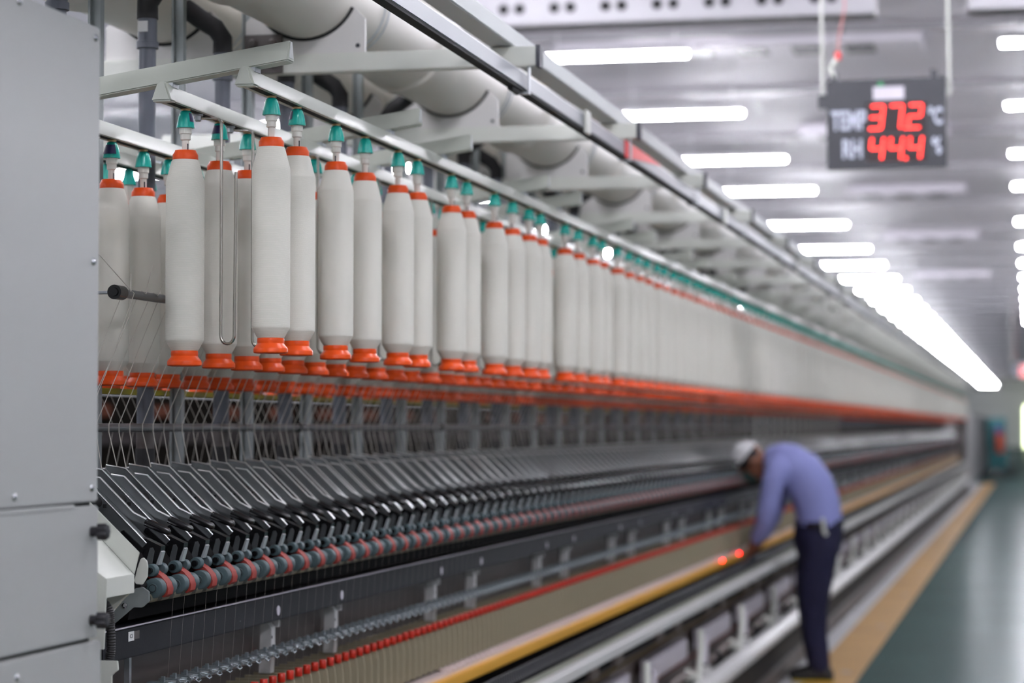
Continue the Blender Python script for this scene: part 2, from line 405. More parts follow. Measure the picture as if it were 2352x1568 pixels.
for j, a in enumerate(RA):
    zb = 2.335+zoff(a); o = (-a, RY0, zb)
    t = thing('creel_rail', o, '%s long grey-green rail of the creel, %s' % (RN[j].capitalize(), ['hung with bobbins nearest the aisle','carrying the wire guides','ending behind the cabinet','beyond the pipes'][j]), 'rail', 'creel rails')
    m = MB(); m.prism([(a-.020, zb+.004), (a-.020, zb), (a-.010, zb), (a-.010, zb+.003), (a+.010, zb+.003), (a+.010, zb), (a+.020, zb), (a+.020, zb+.004), (a+.006, zb+.036), (a-.006, zb+.036)], RY0, YE, M_rail)
    m.build('rail_profile', t, o)
    m = MB(); m.box(-a-.0098, -a+.0098, RY0+.03, YE, zb+.0008, zb+.0028, M_gap); m.build('slot', t, o)
    m = MB(); m.prism([(a-.024, zb-.003), (a+.024, zb-.003), (a+.009, zb+.040), (a-.009, zb+.040)], RY0-.024, RY0+.012, M_rail); m.build('end_cap', t, o, .004)
    for y in ARM_Y[:14]:
        if y < RY0: continue
        m = MB(); m.box(-a-.0085, -a+.0085, y-.02, y+.02, zb+.0345, zb+.046, M_galv); m.build('clamp', t, o)
# --- hanger and bobbin
def hanger_parts(add):
    add('mount_nut', lambda m: m.lathe((0,0,0), (0,0,-1), [(0,.011),(.003,.011),(.003,.007),(.010,.007)], M_brass, 10))
    add('bell_cap', lambda m: m.lathe((0,0,-.004), (0,0,-1), [(0,.006),(.0008,.0092),(.003,.0120),(.008,.0144),(.016,.0167),(.026,.0186),(.036,.0200),(.0385,.0202),(.039,.0175)], M_teal, 28))
    add('collar', lambda m: m.lathe((0,0,-.043), (0,0,-1), [(0,.0135),(.013,.0135),(.014,.0115),(.026,.0113),(.028,.008)], M_white, 20))
    add('stem', lambda m: (m.cyl((0,0,-.07), (0,0,-.12), .008, M_white, 16), m.box(.0040,.0078,-.0055,-.0025,-.100,-.078, M_slot)))
def bobbin_parts(add, n=40):          # base at z = 0, top at .48
    add('yarn_package', lambda m: m.lathe((0,0,0), (0,0,1), [(.034,.029),(.036,.0305),(.0555,.0415),(.0565,.0420),(.0575,.0424),(.062,.0426),(.35,.0428),(.408,.0427),(.4105,.0425),(.4125,.0420),(.4145,.0414),(.4555,.0308),(.459,.0285),(.460,.022)], M_yarn, n))
    add('bottom_flange', lambda m: m.lathe((0,0,0), (0,0,1), [(0,.030),(.001,.0365),(.003,.0382),(.010,.0382),(.013,.0372),(.020,.031),(.023,.0295),(.026,.0302),(.031,.0300),(.036,.0292)], M_orange, n))
    add('top_flange', lambda m: m.lathe((0,0,.455), (0,0,1), [(0,.0275),(.002,.0283),(.015,.0283),(.022,.0240),(.025,.0232),(.025,.0100),(.020,.0095)], M_orange, n, False))
def make(parts, name, label, cat, whole=False, **kw):
    if whole:
        mb = MB(); parts(lambda nm, f: f(mb), **kw); return put(name, mb.mesh(name+'_far'))
    t = thing(name, (0,0,0), label, cat)
    def add(nm, f): mb = MB(); f(mb); mb.build(nm, t)
    parts(add, **kw); return t
hb, bb = make(hanger_parts, 'bobbin_hanger', 'x', 'hanger'), make(bobbin_parts, 'roving_bobbin', 'x', 'bobbin')
hf, bf = make(hanger_parts, 'bobbin_hanger', 'x', 'hanger', True), make(bobbin_parts, 'roving_bobbin', 'x', 'bobbin', True, n=20)
tag(hf, None, 'hanger'); tag(bf, None, 'bobbin')
D2Y = lambda D, a: (D-.2113*a)/.9774
r1 = [5.357,5.543,5.855,6.109,6.426,6.626,7.017,7.205,7.576,7.835,8.091,8.277,8.714,8.963,9.263,9.458,9.814,10.08]
r2 = [5.361,5.585,5.785,5.956,6.143,6.328,6.515,6.71,6.91,7.118,7.30,7.527,7.721,7.884,8.066,8.244,8.444,8.646,8.843]
r3 = [5.62,5.82,5.992,6.19,6.37,6.555,6.751,6.932,7.118,7.324]
YS = []
for a, r, step in ((RA[0], r1, .278), (RA[1], r2, .193), (RA[2], r3, .193), (RA[3], [5.55], .193)):
    ys = [D2Y(d, a) for d in r]
    if a == RA[2]: ys = [ys[0]-.2] + ys
    while ys[-1] < YE-.3:
        ys.append(ys[-1]+max(.1, step+random.uniform(-.07, .07)*(step/.278)))
    YS.append(ys)
NIND = [len(YS[0]), 60, 300-len(YS[0])-60]
NPART = [26, 20, 14]; NLAB = [40, 30, 20]
uh = [True]*4
WHERE = ['outermost creel rail', 'second creel rail', 'third creel rail']
def place(proto, first_key, loc, rot, lab, grp):
    if uh[first_key]:
        uh[first_key] = False; proto.location = loc; proto.rotation_euler = (0,0,rot); proto['label'] = lab; proto['group'] = grp; return proto
    return dup(proto, loc, lab, grp, (0,0,rot))
rest_b, rest_h = MB(), MB()
for j in range(4):
    a = RA[j]; zr = 2.335+zoff(a)
    for i, y in enumerate(YS[j]):
        if j < 3 and i < NIND[j]:
            near = i < NPART[j]
            if i < NLAB[j]:
                lb = 'white roving bobbin with orange ends, %s on the %s' % (nth(i), WHERE[j]); lh = 'teal-capped bobbin hanger, %s on the %s' % (nth(i), WHERE[j])
            else:
                lb = 'blurred white roving bobbin beyond the %s on the %s' % (nth(NLAB[j]-1), WHERE[j]); lh = 'blurred teal-capped hanger beyond the %s on the %s' % (nth(NLAB[j]-1), WHERE[j])
            rz = random.uniform(0, 6.28)
            place(hb if near else hf, 0 if near else 1, (-a, y, zr), random.uniform(-1.2, 1.9), lh, 'bobbin hangers on the '+WHERE[j])
            place(bb if near else bf, 2 if near else 3, (-a, y, zr-.573), rz, lb, 'roving bobbins on the '+WHERE[j])
        else:
            for rest, parts, z in ((rest_b, None, zr-.573), (rest_h, None, zr)):
                if rest is rest_b:
                    rest.lathe((-a,y,z), (0,0,1), [(.034,.029),(.058,.042),(.415,.042),(.458,.029)], M_yarn, 10)
                    rest.lathe((-a,y,z), (0,0,1), [(0,.038),(.012,.037),(.022,.030),(.036,.030)], M_orange, 10)
                    rest.lathe((-a,y,z+.455), (0,0,1), [(0,.028),(.016,.028),(.025,.022)], M_orange, 10)
                else:
                    rest.lathe((-a,y,z), (0,0,-1), [(0,.008),(.004,.008),(.005,.012),(.043,.02)], M_teal, 8)
                    rest.lathe((-a,y,z-.043), (0,0,-1), [(0,.013),(.02,.012),(.028,.008),(.09,.008)], M_white, 8)
rest_b.build('roving_bobbins', None, (-2.1, 20, 1.7), label='dense rows of bobbins behind the outer ones, hardly visible', cat='bobbins', kind='stuff')
rest_h.build('bobbin_hangers', None, (-2.1, 20, 2.3), label='teal hangers of the hidden rear bobbin rows', cat='hangers', kind='stuff')
# navy tape on a few caps: wraps of tape, parts of those hangers
hang_near = [o for o in bpy.data.objects if o.name.startswith('bobbin_hanger') and o.type == 'EMPTY']
def tape(a, y, ang, w_=.9, z0=-.030, z1=-.010):
    h = min(hang_near, key=lambda o: (o.location.x+a)**2+(o.location.y-y)**2)
    h.rotation_euler = (0,0,0); m = MB(); n = 10
    def rad(z): return .0128+(-z-.009)*(.0187-.0125)/.023*1.02+.0006
    vs = []; fs = []
    for i in range(n+1):
        t = ang-w_/2+w_*i/n
        for z in (z0, (z0+z1)/2, z1): vs.append((rad(z)*math.cos(t)*1.02, rad(z)*math.sin(t)*1.02, z))
    for i in range(n):
        for q in (0,1): fs.append((i*3+q, i*3+3+q, i*3+4+q, i*3+1+q))
    m.add(vs, fs, M_navy, True); m.add([(x*.985,y_*.985,z) for x,y_,z in vs], [tuple(reversed(f)) for f in fs], M_navy, True)
    o = m.build('tape_patch', h); o['label'] = 'dark navy tape patch'
    h['label'] = h['label'].replace('teal-capped', 'navy-taped teal')
tape(RA[1], YS[1][1], -1.75, 1.9); tape(RA[2], YS[2][1], -1.6, 1.9, -.034, -.012); tape(RA[0], YS[0][1], -2.5, 1.1); tape(RA[1], YS[1][0], -.35, .7)
# loose roving tail on one bobbin
# wire guides on the second rail ------------------------------------
def make_wire():
    t = thing('wire_guide', (0,0,0), 'x', 'wire')
    m = MB(); r = .0042
    path = [(-.012,-.05,-.008), (-.004,-.05,-.008), (.030,-.02,-.008)]
    path += [(.030+.012*math.sin(q), -.02, -.008-.012*(1-math.cos(q))) for q in [math.radians(v) for v in (20,40,60,80,90)]]
    path += [(.042,-.02,-.50)]
    path += [(.042+.016*(1-math.cos(q)), -.02, -.50-.016*1.2*math.sin(q)) for q in [math.radians(v) for v in range(15, 180, 15)]]
    path += [(.074,-.02,-.50), (.077,-.02,-.13)]
    m.tube(path, .0036, M_wire, 10); m.build('bent_wire', t)
    m = MB(); m.lathe((-.004,-.05,0), (0,0,-1), [(0,.012),(.004,.012),(.004,.008),(.014,.008),(.017,.005)], M_galv, 10); m.build('clamp_screw', t)
    return t
w0 = make_wire()
for i, D in enumerate((5.50, 5.72, 6.24, 6.82, 7.41, 8.04, 8.6, 9.2)):
    y = D2Y(D, RA[1]); lab = 'bent steel wire guide hanging from the second creel rail, %s of its row' % nth(i)
    if i == 0: w0.location = (-RA[1], y, 2.335+zoff(RA[1])); w0['label'] = lab; w0['group'] = 'wire guides'
    else: dup(w0, (-RA[1], y, 2.335+zoff(RA[1])), lab, 'wire guides')
# ================================================================== CENTRE: pipes, posts
def make_pipe(s):
    t = thing('suction_pipe', (0,0,0), 'x', 'pipe')
    m = MB(); m.cyl((0,0,1.53), (0,0,2.56), .0215, M_pvc, 20); m.build('pipe', t)
    m = MB(); m.lathe((0,0,2.545), (0,0,1), [(0,.0215),(.001,.028),(.018,.028),(.019,.024),(.09,.024)], M_pvc, 20, False); m.build('pipe_collar', t)
    m = MB(); m.tube([(0,0,2.62),(0,0,2.66),(s*.02,0,2.69),(s*.06,0,2.715),(s*.11,0,2.75)], .027, M_hose, 14); m.build('rubber_elbow', t)
    m = MB(); m.cyl((0,0,1.545), (0,0,1.59), .0225, M_plate, 16); m.build('pipe_sleeve', t)
    m = MB(); m.cyl((0,0,1.49), (0,0,1.546), .024, M_hose, 16); m.build('rubber_coupling', t)
    return t
PY = [5.697+.573*(k-2) for k in range(120) if 5.697+.573*(k-2) < YE]
pr, pl = make_pipe(1), make_pipe(-1); up = [0, 0]
for i, y in enumerate(PY):
    lab = 'grey plastic suction pipe rising to the ducts, %s behind the cabinet' % nth(i) if i < 12 else 'blurred grey suction pipe along the frame centre, past the twelfth'
    for q, p in ((0, pr), (1, pl)):
        if i % 2 == q:
            if up[q] == 0: p.location = (-2.166, y, 0); p['label'] = lab; p['group'] = 'suction pipes'; up[q] = 1
            else: dup(p, (-2.166, y, 0), lab, 'suction pipes')
p0 = [o for o in bpy.data.objects if o.name.startswith('suction_pipe') and abs(o.location.y-5.697) < .01][0]
m = MB(); m.box(-.016,.010,-.0262,-.0235,2.585,2.612, M_guard); o = m.build('paper_label', p0); o['label'] = 'small white paper label'
def make_post():
    mb = MB(); mb.prism([(-.016,-.0)]*0+[(2.206,1.45),(2.174,1.45),(2.174,2.80),(2.206,2.80)], -.002, .012, M_pst); mb.box(-2.206,-2.200,-.012,-.002,1.45,2.80,M_pst); mb.box(-2.180,-2.174,-.012,-.002,1.45,2.80,M_pst)
    return put('centre_post', mb.mesh('centre_post', (-2.19,0,0)))
q0 = make_post()
for i, y in enumerate([5.99+.573*(k-2) for k in range(120)]):
    if y > YE: break
    lab = 'galvanised steel post between the grey pipes, %s behind the cabinet' % nth(i) if i < 12 else 'blurred galvanised post at the frame centre, past the twelfth'
    o = q0 if i == 0 else q0.copy()
    if i: COL.objects.link(o)
    o.location = (-2.19, y, 0); tag(o, lab, 'post', 'centre posts')

# ================================================================== SPINNING FRAME BODY
FO = (-CA, 4.0, 0)
fr_ = thing('spinning_frame', FO, 'long ring spinning frame with dark roller beam and grey covers', 'textile machine')
def fp(name, m, bevel=0., lab=None):
    o = m.build(name, fr_, FO, bevel)
    if lab: o['label'] = lab
    return o
m = MB(); m.box(-1.935, -1.87, 4.68, YE, 1.1125, 1.177, M_beam); beam = fp('roller_beam', m, .003, 'dark blue-grey beam')
m = MB(); m.box(-1.8775, -1.8695, 4.68, YE, 1.1768, 1.1792, M_lav); fp('beam_highlight', m, .0006, 'pale lavender strip painting the highlight on the beam edge')  # thin pale strip painted as the highlight along the beam's top edge
BKY = []
for k in range(34):
    BKY += [5.964+BAY*(k-1), 5.964+BAY*(k-1)+.573]
BKY = [y for y in BKY if 4.7 < y < YE]
for y in BKY[:40]:
    m = MB(); m.cyl((-1.872, y-.107, 1.137), (-1.8685, y-.107, 1.137), .0125, M_lav, 16); fp('beam_plug', m)
    m = MB(); m.prism([(1.948,.97),(1.918,.97),(1.915,1.02),(1.915,1.085),(1.925,1.098),(1.945,1.098)], y-.022, y+.010, M_guard); m.box(-1.922,-1.908, y+.016, y+.026, 1.085, 1.112, M_guard)
    m.cyl((-1.9155, y-.018, 1.062), (-1.9145, y-.018, 1.062), .004, M_gap, 8); fp('white_bracket', m, 0)
m = MB(); m.box(-1.99, -1.975, 4.62, YE, .62, 1.13, M_plate); fp('spindle_cover', m, 0, 'grey cover panel')
for i, y in enumerate(BKY[:40]):
    m = MB(); m.box(-1.976, -1.971, y+.10, y+.122, .98, 1.12, M_gap); fp('cover_gap', m)
m = MB(); m.box(-1.955, -1.943, 5.02, 5.033, .9, 1.12, M_galv); fp('tie_rod', m)
m = MB(); m.box(-1.965, -1.955, 4.80, 4.826, .9, 1.12, mat('dark_red_strip', (46,20,20), .6)); fp('dark_strip', m)
# roller stand behind the drafting rollers, dark void, suction trunk
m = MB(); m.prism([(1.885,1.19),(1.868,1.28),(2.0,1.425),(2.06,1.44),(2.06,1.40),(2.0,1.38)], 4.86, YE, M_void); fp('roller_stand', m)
m = MB(); m.box(-1.99, -1.95, 4.65, YE, 1.165, 1.27, M_void); fp('void_shade', m)  # near-black panel painting the unlit void between rollers and beam
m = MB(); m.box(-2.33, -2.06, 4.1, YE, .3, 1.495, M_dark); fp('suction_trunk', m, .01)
m = MB(); m.box(-2.42, -2.40, 4.1, YE, .3, 1.46, M_dark); fp('rear_panel', m)
m = MB(); m.box(-2.62, -2.44, 4.1, YE, 1.30, 1.475, M_dark); fp('rear_arm_row', m)
m = MB(); m.cyl((-1.985, 4.8, 1.437), (-1.985, YE, 1.437), .013, M_dark, 10); fp('arm_support_tube', m)
m = MB(); m.cyl((-1.854, 4.86, 1.2345), (-1.854, YE, 1.2345), .0105, M_broll, 14); fp('bottom_roller', m)
m = MB(); m.cyl((-1.866, 4.86, 1.262), (-1.866, YE, 1.262), .010, M_dark, 12); fp('middle_roller', m)
m = MB(); m.box(-1.905, -1.885, 4.7, YE, 1.020, 1.036, M_galv); fp('lappet_rail', m)
m = MB(); m.box(-2.0, -1.80, 4.55, YE, 0, .28, M_dark); fp('frame_base', m)
m = MB(); m.box(-1.98, -1.76, 4.6, YE, .28, .60, M_brown); fp('spindle_drive_cover', m)
m = MB(); m.box(-1.975, -1.72, 4.6, YE, .615, .70, M_void); fp('gap_shade', m)  # near-black box painting the shadow in the gap below the white rail
for i, y in enumerate(BKY[:40]):
    m = MB(); m.box(-1.722, -1.70, y-.07, y+.10, .606, .70, M_brown); fp('gap_rib', m)
m = MB(); m.box(-1.712, -1.690, 4.6, YE, .602, .606, mat('olive_lip', (120,98,44), .5)); fp('gap_lip', m)
# C1 stickers
m = MB(); m.box(-1.870, -1.8692, 4.825, 4.857, 1.148, 1.168, M_guard); st = fp('number_sticker', m, 0, 'white sticker lettered C1')
m = MB(); m.box(-1.870, -1.8692, 4.859, 4.888, 1.150, 1.167, M_plate); fp('blank_sticker', m, 0, 'greyish blank sticker')
tm = text_mesh('C1', .0125, M_slot, .0003, sp=1.15); o = put('lettering', tm, st, (-1.8688-FO[0], 4.841-FO[1], 1.158)); o.rotation_euler = (PI/2, 0, PI/2)
# roving guide tubes
o = (-2.097, 4.2, 1.598)
t = thing('guide_tube', o, 'dark grey tube below the bobbins that the rovings cross', 'tube')
m = MB(); m.cyl((-2.097, 4.2, 1.598), (-2.097, YE, 1.598), .0102, M_rod, 20); m.build('tube', t, o)
for k in range(24):
    y = D2Y(5681*2.097/1693, 2.097)+BAY*k
    m = MB(); m.lathe((-2.097, y, 1.598), (0,1,0), [(0,.0102),(.002,.014),(.018,.014),(.02,.0102)], M_black, 16, False); m.build('ring', t, o)
o = (-1.955, 4.93, 1.893)
t = thing('roving_rod', o, 'black rod with round end cap among the bobbins by the cabinet', 'rod')
m = MB(); m.cyl((-1.955, 4.97, 1.893), (-1.955, YE, 1.893), .0098, M_rod, 16); m.build('rod', t, o)
m = MB(); m.lathe((-1.955, 4.945, 1.893), (0,1,0), [(0,.006),(.0,.009),(.004,.0095),(.004,.016),(.048,.016),(.052,.012)], M_black, 24); m.build('end_cap', t, o)
m = MB(); m.cyl((-1.967, 4.97, 1.893), (-2.06, 4.97, 1.893), .004, M_galv, 10); m.build('stay', t, o)
m = MB(); m.box(-2.24, -2.225, 4.2, YE, 1.681, 1.695, M_yel2)
m.build('yellow_strip', None, (-2.23, 4.2, 1.672), 0, label='yellow-green strip running just below the rear bobbins', cat='strip')
m = MB(); m.cyl((-2.29, 4.2, 1.598), (-2.29, YE, 1.598), .0102, M_rod, 12)
m.build('rear_guide_tube', None, (-2.29, 4.2, 1.598), 0, label='second dark guide tube hidden behind the posts', cat='tube')

# ================================================================== PRESSURE ARMS (300)
AO = (-1.985, 0, 1.437)
def arm_parts(add):
    def body(m):
        out = [(2.078,1.5125),(2.031,1.5045),(1.8798,1.3583),(1.871,1.349),(1.893,1.328),(2.060,1.470),(2.078,1.49)]
        for y in (-.014, .012): m.prism(out, y, y+.002, M_steel); (m.tube([(-2.078,y+.001,1.5128),(-2.031,y+.001,1.5048),(-1.8798,y+.001,1.3586),(-1.871,y+.001,1.3495)], .0020, M_glint, 8) if y < 0 else None)
        m.prism([(2.06,1.5045),(2.031,1.5000),(1.8785,1.3525),(1.90,1.338),(2.058,1.478)], -.012, .012, M_web)
        m.box(-1.9665-.004, -1.9665+.004, -.0145, -.0135, 1.425, 1.433, M_gap)
    add('channel_body', body)
    def lever(m):
        out = [(2.02,1.4935),(1.9895,1.4893),(1.9115,1.4141),(1.878,1.3985),(1.880,1.387),(1.915,1.398),(1.945,1.418),(2.02,1.475)]
        for y in (.0145, .0235): m.prism(out, y, y+.002, M_leaf); (m.tube([(-2.02,y+.001,1.4938),(-1.9895,y+.001,1.4896),(-1.9115,y+.001,1.4144),(-1.882,y+.001,1.4005)], .0020, M_glint, 8) if y < .02 else None)
        m.prism([(1.990,1.4885),(1.9118,1.4130),(1.9145,1.4105),(1.9925,1.486)], .0165, .0235, M_leaf)
    add('release_lever', lever)
    def grip(m):
        p = [Vector((-1.886, .020, 1.3945)), Vector((-1.870,.020,1.388)), Vector((-1.850,.020,1.3795)), Vector((-1.834,.020,1.3735)), Vector((-1.8285,.020,1.3715))]
        r = [.0088,.0092,.0088,.0078,.0035]; vs = []; n = 14
        d = (p[-1]-p[0]).normalized(); u = Vector((0,1,0)); w_ = d.cross(u)
        for c, rr_ in zip(p, r): vs += [c+rr_*(.72*math.cos(2*PI*i/n)*u+math.sin(2*PI*i/n)*w_) for i in range(n)]
        fs = [(k*n+i, k*n+(i+1)%n, (k+1)*n+(i+1)%n, (k+1)*n+i) for k in range(4) for i in range(n)]+[tuple(reversed(range(n))), tuple(range(4*n, 5*n))]
        m.add(vs, fs, M_black, True)
    add('plastic_grip', grip, 'release_lever')
    add('spring_bar', lambda m: m.prism([(1.926,1.3755),(1.921,1.3775),(1.874,1.337),(1.877,1.329),(1.883,1.330),(1.929,1.368)], -.020, -.012, M_black))
    def cradle(m):
        m.prism([(1.884,1.3615),(1.871,1.3585),(1.8375,1.3435),(1.8385,1.335),(1.851,1.302),(1.861,1.298),(1.876,1.318),(1.888,1.342)], -.0135, .0135, M_black)
        m.prism([(1.862,1.340),(1.856,1.341),(1.852,1.333),(1.858,1.302),(1.866,1.30),(1.870,1.312)], -.0155, -.0132, M_steel)
    add('cradle', cradle)
    add('chrome_clip', under='cradle', f=lambda m: m.prism([(1.8400,1.334),(1.8365,1.331),(1.8445,1.303),(1.850,1.304)], -.010, .010, M_chrome))
    def saddle(m):
        m.prism([(1.874,1.292),(1.866,1.295),(1.853,1.291),(1.836,1.280),(1.824,1.266),(1.8195,1.252),(1.8215,1.240),(1.830,1.234),(1.846,1.243),(1.855,1.268),(1.872,1.282)], -.0165, .0165, M_saddle)
        m.box(-1.862, -1.854, -.006, .006, 1.288, 1.2935, M_galv)
    add('saddle', saddle)
    for s in (-1, 1):
        add('front_roller', lambda m, s=s: (m.lathe((-1.843, s*.0185, 1.2555), (0,s,0), [(0,.0195),(.001,.0212),(.004,.0217),(.024,.0217),(.027,.0212),(.028,.0195),(.0281,.0105),(.0286,.0100),(.031,.0098),(.0312,.007),(.033,.007)], M_cot, 28), m.lathe((-1.843, s*.0465, 1.2555), (0,s,0), [(0,.0085),(.0036,.0085),(.0040,.003)], M_dark, 18)))
        add('back_roller', lambda m, s=s: (m.lathe((-1.853, s*.0175, 1.2925), (0,s,0), [(0,.0125),(.001,.0138),(.019,.0138),(.021,.0125)], M_cot, 22), m.lathe((-1.853, s*.0385, 1.2925), (0,s,0), [(0,.007),(.009,.007)], M_black, 12)))
def off_make(parts, name, org, whole=False):
    if whole:
        mb = MB(); parts(lambda nm, f, under=None: f(mb)); return put(name, mb.mesh(name+'_far', org))
    t = put(name, None); ps = {}
    def add(nm, f, under=None): mb = MB(); f(mb); ps[nm] = mb.build(nm, ps[under] if under else t, org)
    parts(add); return t
def series(parts, name, org, cat, ys, npart, nlab, lab, far, grp):
    """repeat a unit along the frame: the near ones with their parts, the blurred far ones as one mesh each"""
    pa, pb = off_make(parts, name, org), off_make(parts, name, org, True)
    fa = fb = True
    for i, y in enumerate(ys):
        l = lab % nth(i) if i < nlab else far
        loc = (org[0], y, org[2])
        if i < npart:
            if fa: o = pa; o.location = loc; fa = False
            else: o = dup(pa, loc)
        else:
            if fb: o = pb; o.location = loc; fb = False
            else: o = dup(pb, loc)
        tag(o, l, cat, grp)
series(arm_parts, 'pressure_arm', AO, 'drafting arm', [Y0+2*PITCH*i for i in range(300)], 36, 40,
       'steel drafting arm with black grip and grey rollers, %s from the cabinet', 'small blurred drafting arm, beyond the fortieth from the cabinet', 'drafting arms along the frame')
mb = MB()
for i in range(300, 384):
    one = MB(); arm_parts(lambda nm, f, under=None: f(one)); y = Y0+2*PITCH*i
    for mt in one.mats:
        pass
    k = len(mb.v); mb.v += [(a_, b_+y, c_) for a_, b_, c_ in one.v]; mp = [mb.mi(mt) for mt in one.mats]
    mb.f += [tuple(k+j for j in f) for f in one.f]; mb.m += [mp[j] for j in one.m]; mb.sm += one.sm
mb.build('pressure_arms', None, (AO[0], Y0+2*PITCH*300, AO[2]), label='farthest drafting arms at the tail end, one blurred grey band', cat='drafting arms', kind='stuff')
# ================================================================== SEPARATORS, LAPPETS, ROVINGS, YARNS
SY = [5.03+PITCH*i for i in range(766)]
def sep_parts(add):
    def plate(m):
        m.prism([(1.968,.838),(1.968,.968),(1.848,.968),(1.838,.958),(1.834,.93),(1.834,.838)], -.0012, .0012, M_beige)
        m.tube([(-1.968,0,.968),(-1.848,0,.968),(-1.838,0,.958),(-1.834,0,.93),(-1.834,0,.841)], .0024, M_beige, 6)
    add('separator_plate', plate)
    add('cap', lambda m: m.lathe((-1.848,0,.962), (0,0,1), [(0,.0092),(.001,.0098),(.020,.0098),(.0225,.0085)], M_red, 16))
series(sep_parts, 'separator', (-1.848,0,.80), 'separator', SY[:300], 36, 30, 'beige thread separator with red cap, %s along its row', 'blurred beige separator with red cap, beyond the thirtieth', 'thread separators')
mb = MB()
for y in SY[300:]:
    mb.box(-1.968,-1.834,y-.0012,y+.0012,.838,.968,M_beige); mb.cyl((-1.848,y,.962),(-1.848,y,.985),.0098,M_red,8)
mb.build('separators', None, (-1.848,SY[300],.80), label='farthest separators with red caps, merged into one blurred band', cat='separators', kind='stuff')
def lap_parts(add):
    add('lappet_plate', lambda m: (m.box(-1.895,-1.852,-.014,.014,1.041,1.0445,M_lap), m.box(-1.897,-1.893,-.014,.014,1.03,1.0445,M_lap), m.box(-1.868,-1.861,-.004,.004,1.0445,1.056,M_lap)))
    def hook(m):
        m.tube([(-1.857,0,1.0425),(-1.846,.002,1.0415),(-1.836,.008,1.038),(-1.830,.004,1.033),(-1.832,-.005,1.030),(-1.838,-.006,1.034),(-1.836,.0,1.040)], .0022, M_lap, 8)
        m.lathe((-1.852,-.013,1.036), (0,1,0), [(0,.0055),(.026,.0055)], M_lap, 12)
    add('wire_hook', hook)
series(lap_parts, 'thread_guide', (-1.88,0,1.036), 'thread guide', [5.02+PITCH*i for i in range(300)], 30, 24, 'small metal thread guide with chrome hook, %s from the cabinet', 'tiny blurred thread guide beyond the twenty-fourth', 'thread guides')
def rov_mesh(j):
    m = MB(); q = lambda a, y, z: (-a, y, z)
    m.tube([q(2.064+.004*j,.0,1.485), q(2.0865,0,1.588), q(2.0865,0,1.606), q(1.966,.01*j,1.885), q(1.953,.01*j,1.9045), q(1.943,.01*j,1.897), q(1.99,.14+.03*j,1.935), q(2.052,.33+.06*j,1.985+.03*j)], .0010, M_thread, 6)
    return m.mesh('roving_thread', (-2.097,0,1.6))
rv = [rov_mesh(j) for j in (-1,0,1)]
y = 5.035
for i in range(299):
    o = put('roving_strand', rv[i%3], None, (-2.097, y+random.uniform(-.008,.008), 1.6)); y += PITCH
    tag(o, 'thin white roving strand crossing the dark guide tube, %s behind the cabinet' % nth(i) if i < 40 else 'barely visible roving strand beyond the fortieth behind the cabinet', 'strand', 'roving strands')
mb = MB()
for i in range(110):
    y = 4.9+PITCH*i
    mb.tube([(-2.325,y,1.488), (-2.302,y,1.6), (-2.44,y,1.9)], .00045, M_thread, 5)
mb.build('rear_rovings', None, (-2.3,4.9,1.6), label='faint strands of the far side slanting the other way', cat='strands', kind='stuff')
def yarn_mesh():
    m = MB(); m.tube([(-1.822,.004,1.2365), (-1.834,0,1.036), (-1.84,-.004,.99)], .00010, M_thread, 4); return m.mesh('fine_yarn', (-1.83,0,1.036))
ym = yarn_mesh()
for i in range(120):
    o = put('fine_yarn', ym, None, (-1.83, Y0+.018+PITCH*i, 1.036)); tag(o, 'hair-fine yarn running down past the dark beam, %s from the cabinet' % nth(i) if i < 20 else 'hair-fine yarn past the twentieth, lost in the blur', 'yarn', 'fine yarns below the rollers')
# two special strands by the black rod
m = MB(); m.tube([(-1.90,4.62,1.995), (-1.953,5.035,1.9042), (-1.944,5.04,1.895), (-2.0,5.06,1.76), (-2.0865,5.09,1.606)], .001, M_thread, 6)
m.build('roving_strand', None, (-1.95,5.03,1.9), label='white strand from the cabinet edge looping over the black rod', cat='strand')
# ================================================================== RAILS BELOW THE SPINDLES
o = (-1.80, 4.6, .77)
t = thing('ring_rail', o, 'long yellow rail under the beige separators', 'rail')
m = MB(); m.box(-1.83, -1.80, 4.6, YE, .775, .812, M_yellow); m.build('yellow_bar', t, o, .004)
m = MB(); m.box(-1.86, -1.822, 4.6, YE, .812, .825, M_pink); m.build('pale_strip', t, o)
for i in range(100):
    m = MB(); m.lathe((-1.835, 5.03+PITCH*(i+.5)+2.4, .825), (0,0,1), [(0,.016),(.010,.016),(.012,.012)], M_pink, 10); m.build('ring', t, o)
o = (-1.72, 4.6, .735)
t = thing('peg_tray', o, 'black tray with rows of shiny dark pegs below the yellow rail', 'tray')
m = MB(); m.box(-1.80, -1.665, 4.6, YE, .735, .745, M_void); m.build('tray', t, o)
pg = None
def peg(m, y): m.lathe((-1.705, y, .745), (0,0,1), [(0,.016),(.012,.016),(.020,.009),(.045,.008),(.048,.004)], M_peg, 10)
for i in range(100):
    if pg is None: m = MB(); peg(m, 0); pg = m.mesh('peg')
    put('peg', pg, t, (-1.735+1.735+0., 7.0+PITCH*.5*i-o[1], -o[2]+0.)); 
for ob in t.children:
    if ob.name.startswith('peg'): ob.location.x = -o[0]
m = MB()
for i in range(100, 1460): peg(m, 7.0+PITCH*.5*i)
pk = m.build('pegs', t, o); pk['kind'] = 'stuff'
o = (-1.63, 4.6, .70)
t = thing('guard_rail', o, 'long white rail with rounded edge at knee height along the frame', 'rail')
m = MB(); m.box(-1.663, -1.60, 4.6, 60.3, .700, .752, M_guard); m.build('rail', t, o, .010)
m = MB(); m.box(-1.664, -1.628, 4.6, 60.3, .7515, .754, mat('rail_top_green', (136,140,126), .5)); m.build('top_strip', t, o)
o = (-1.58, 4.6, .27)
t = thing('lower_rail', o, 'thick white bottom rail above the grey floor', 'rail')
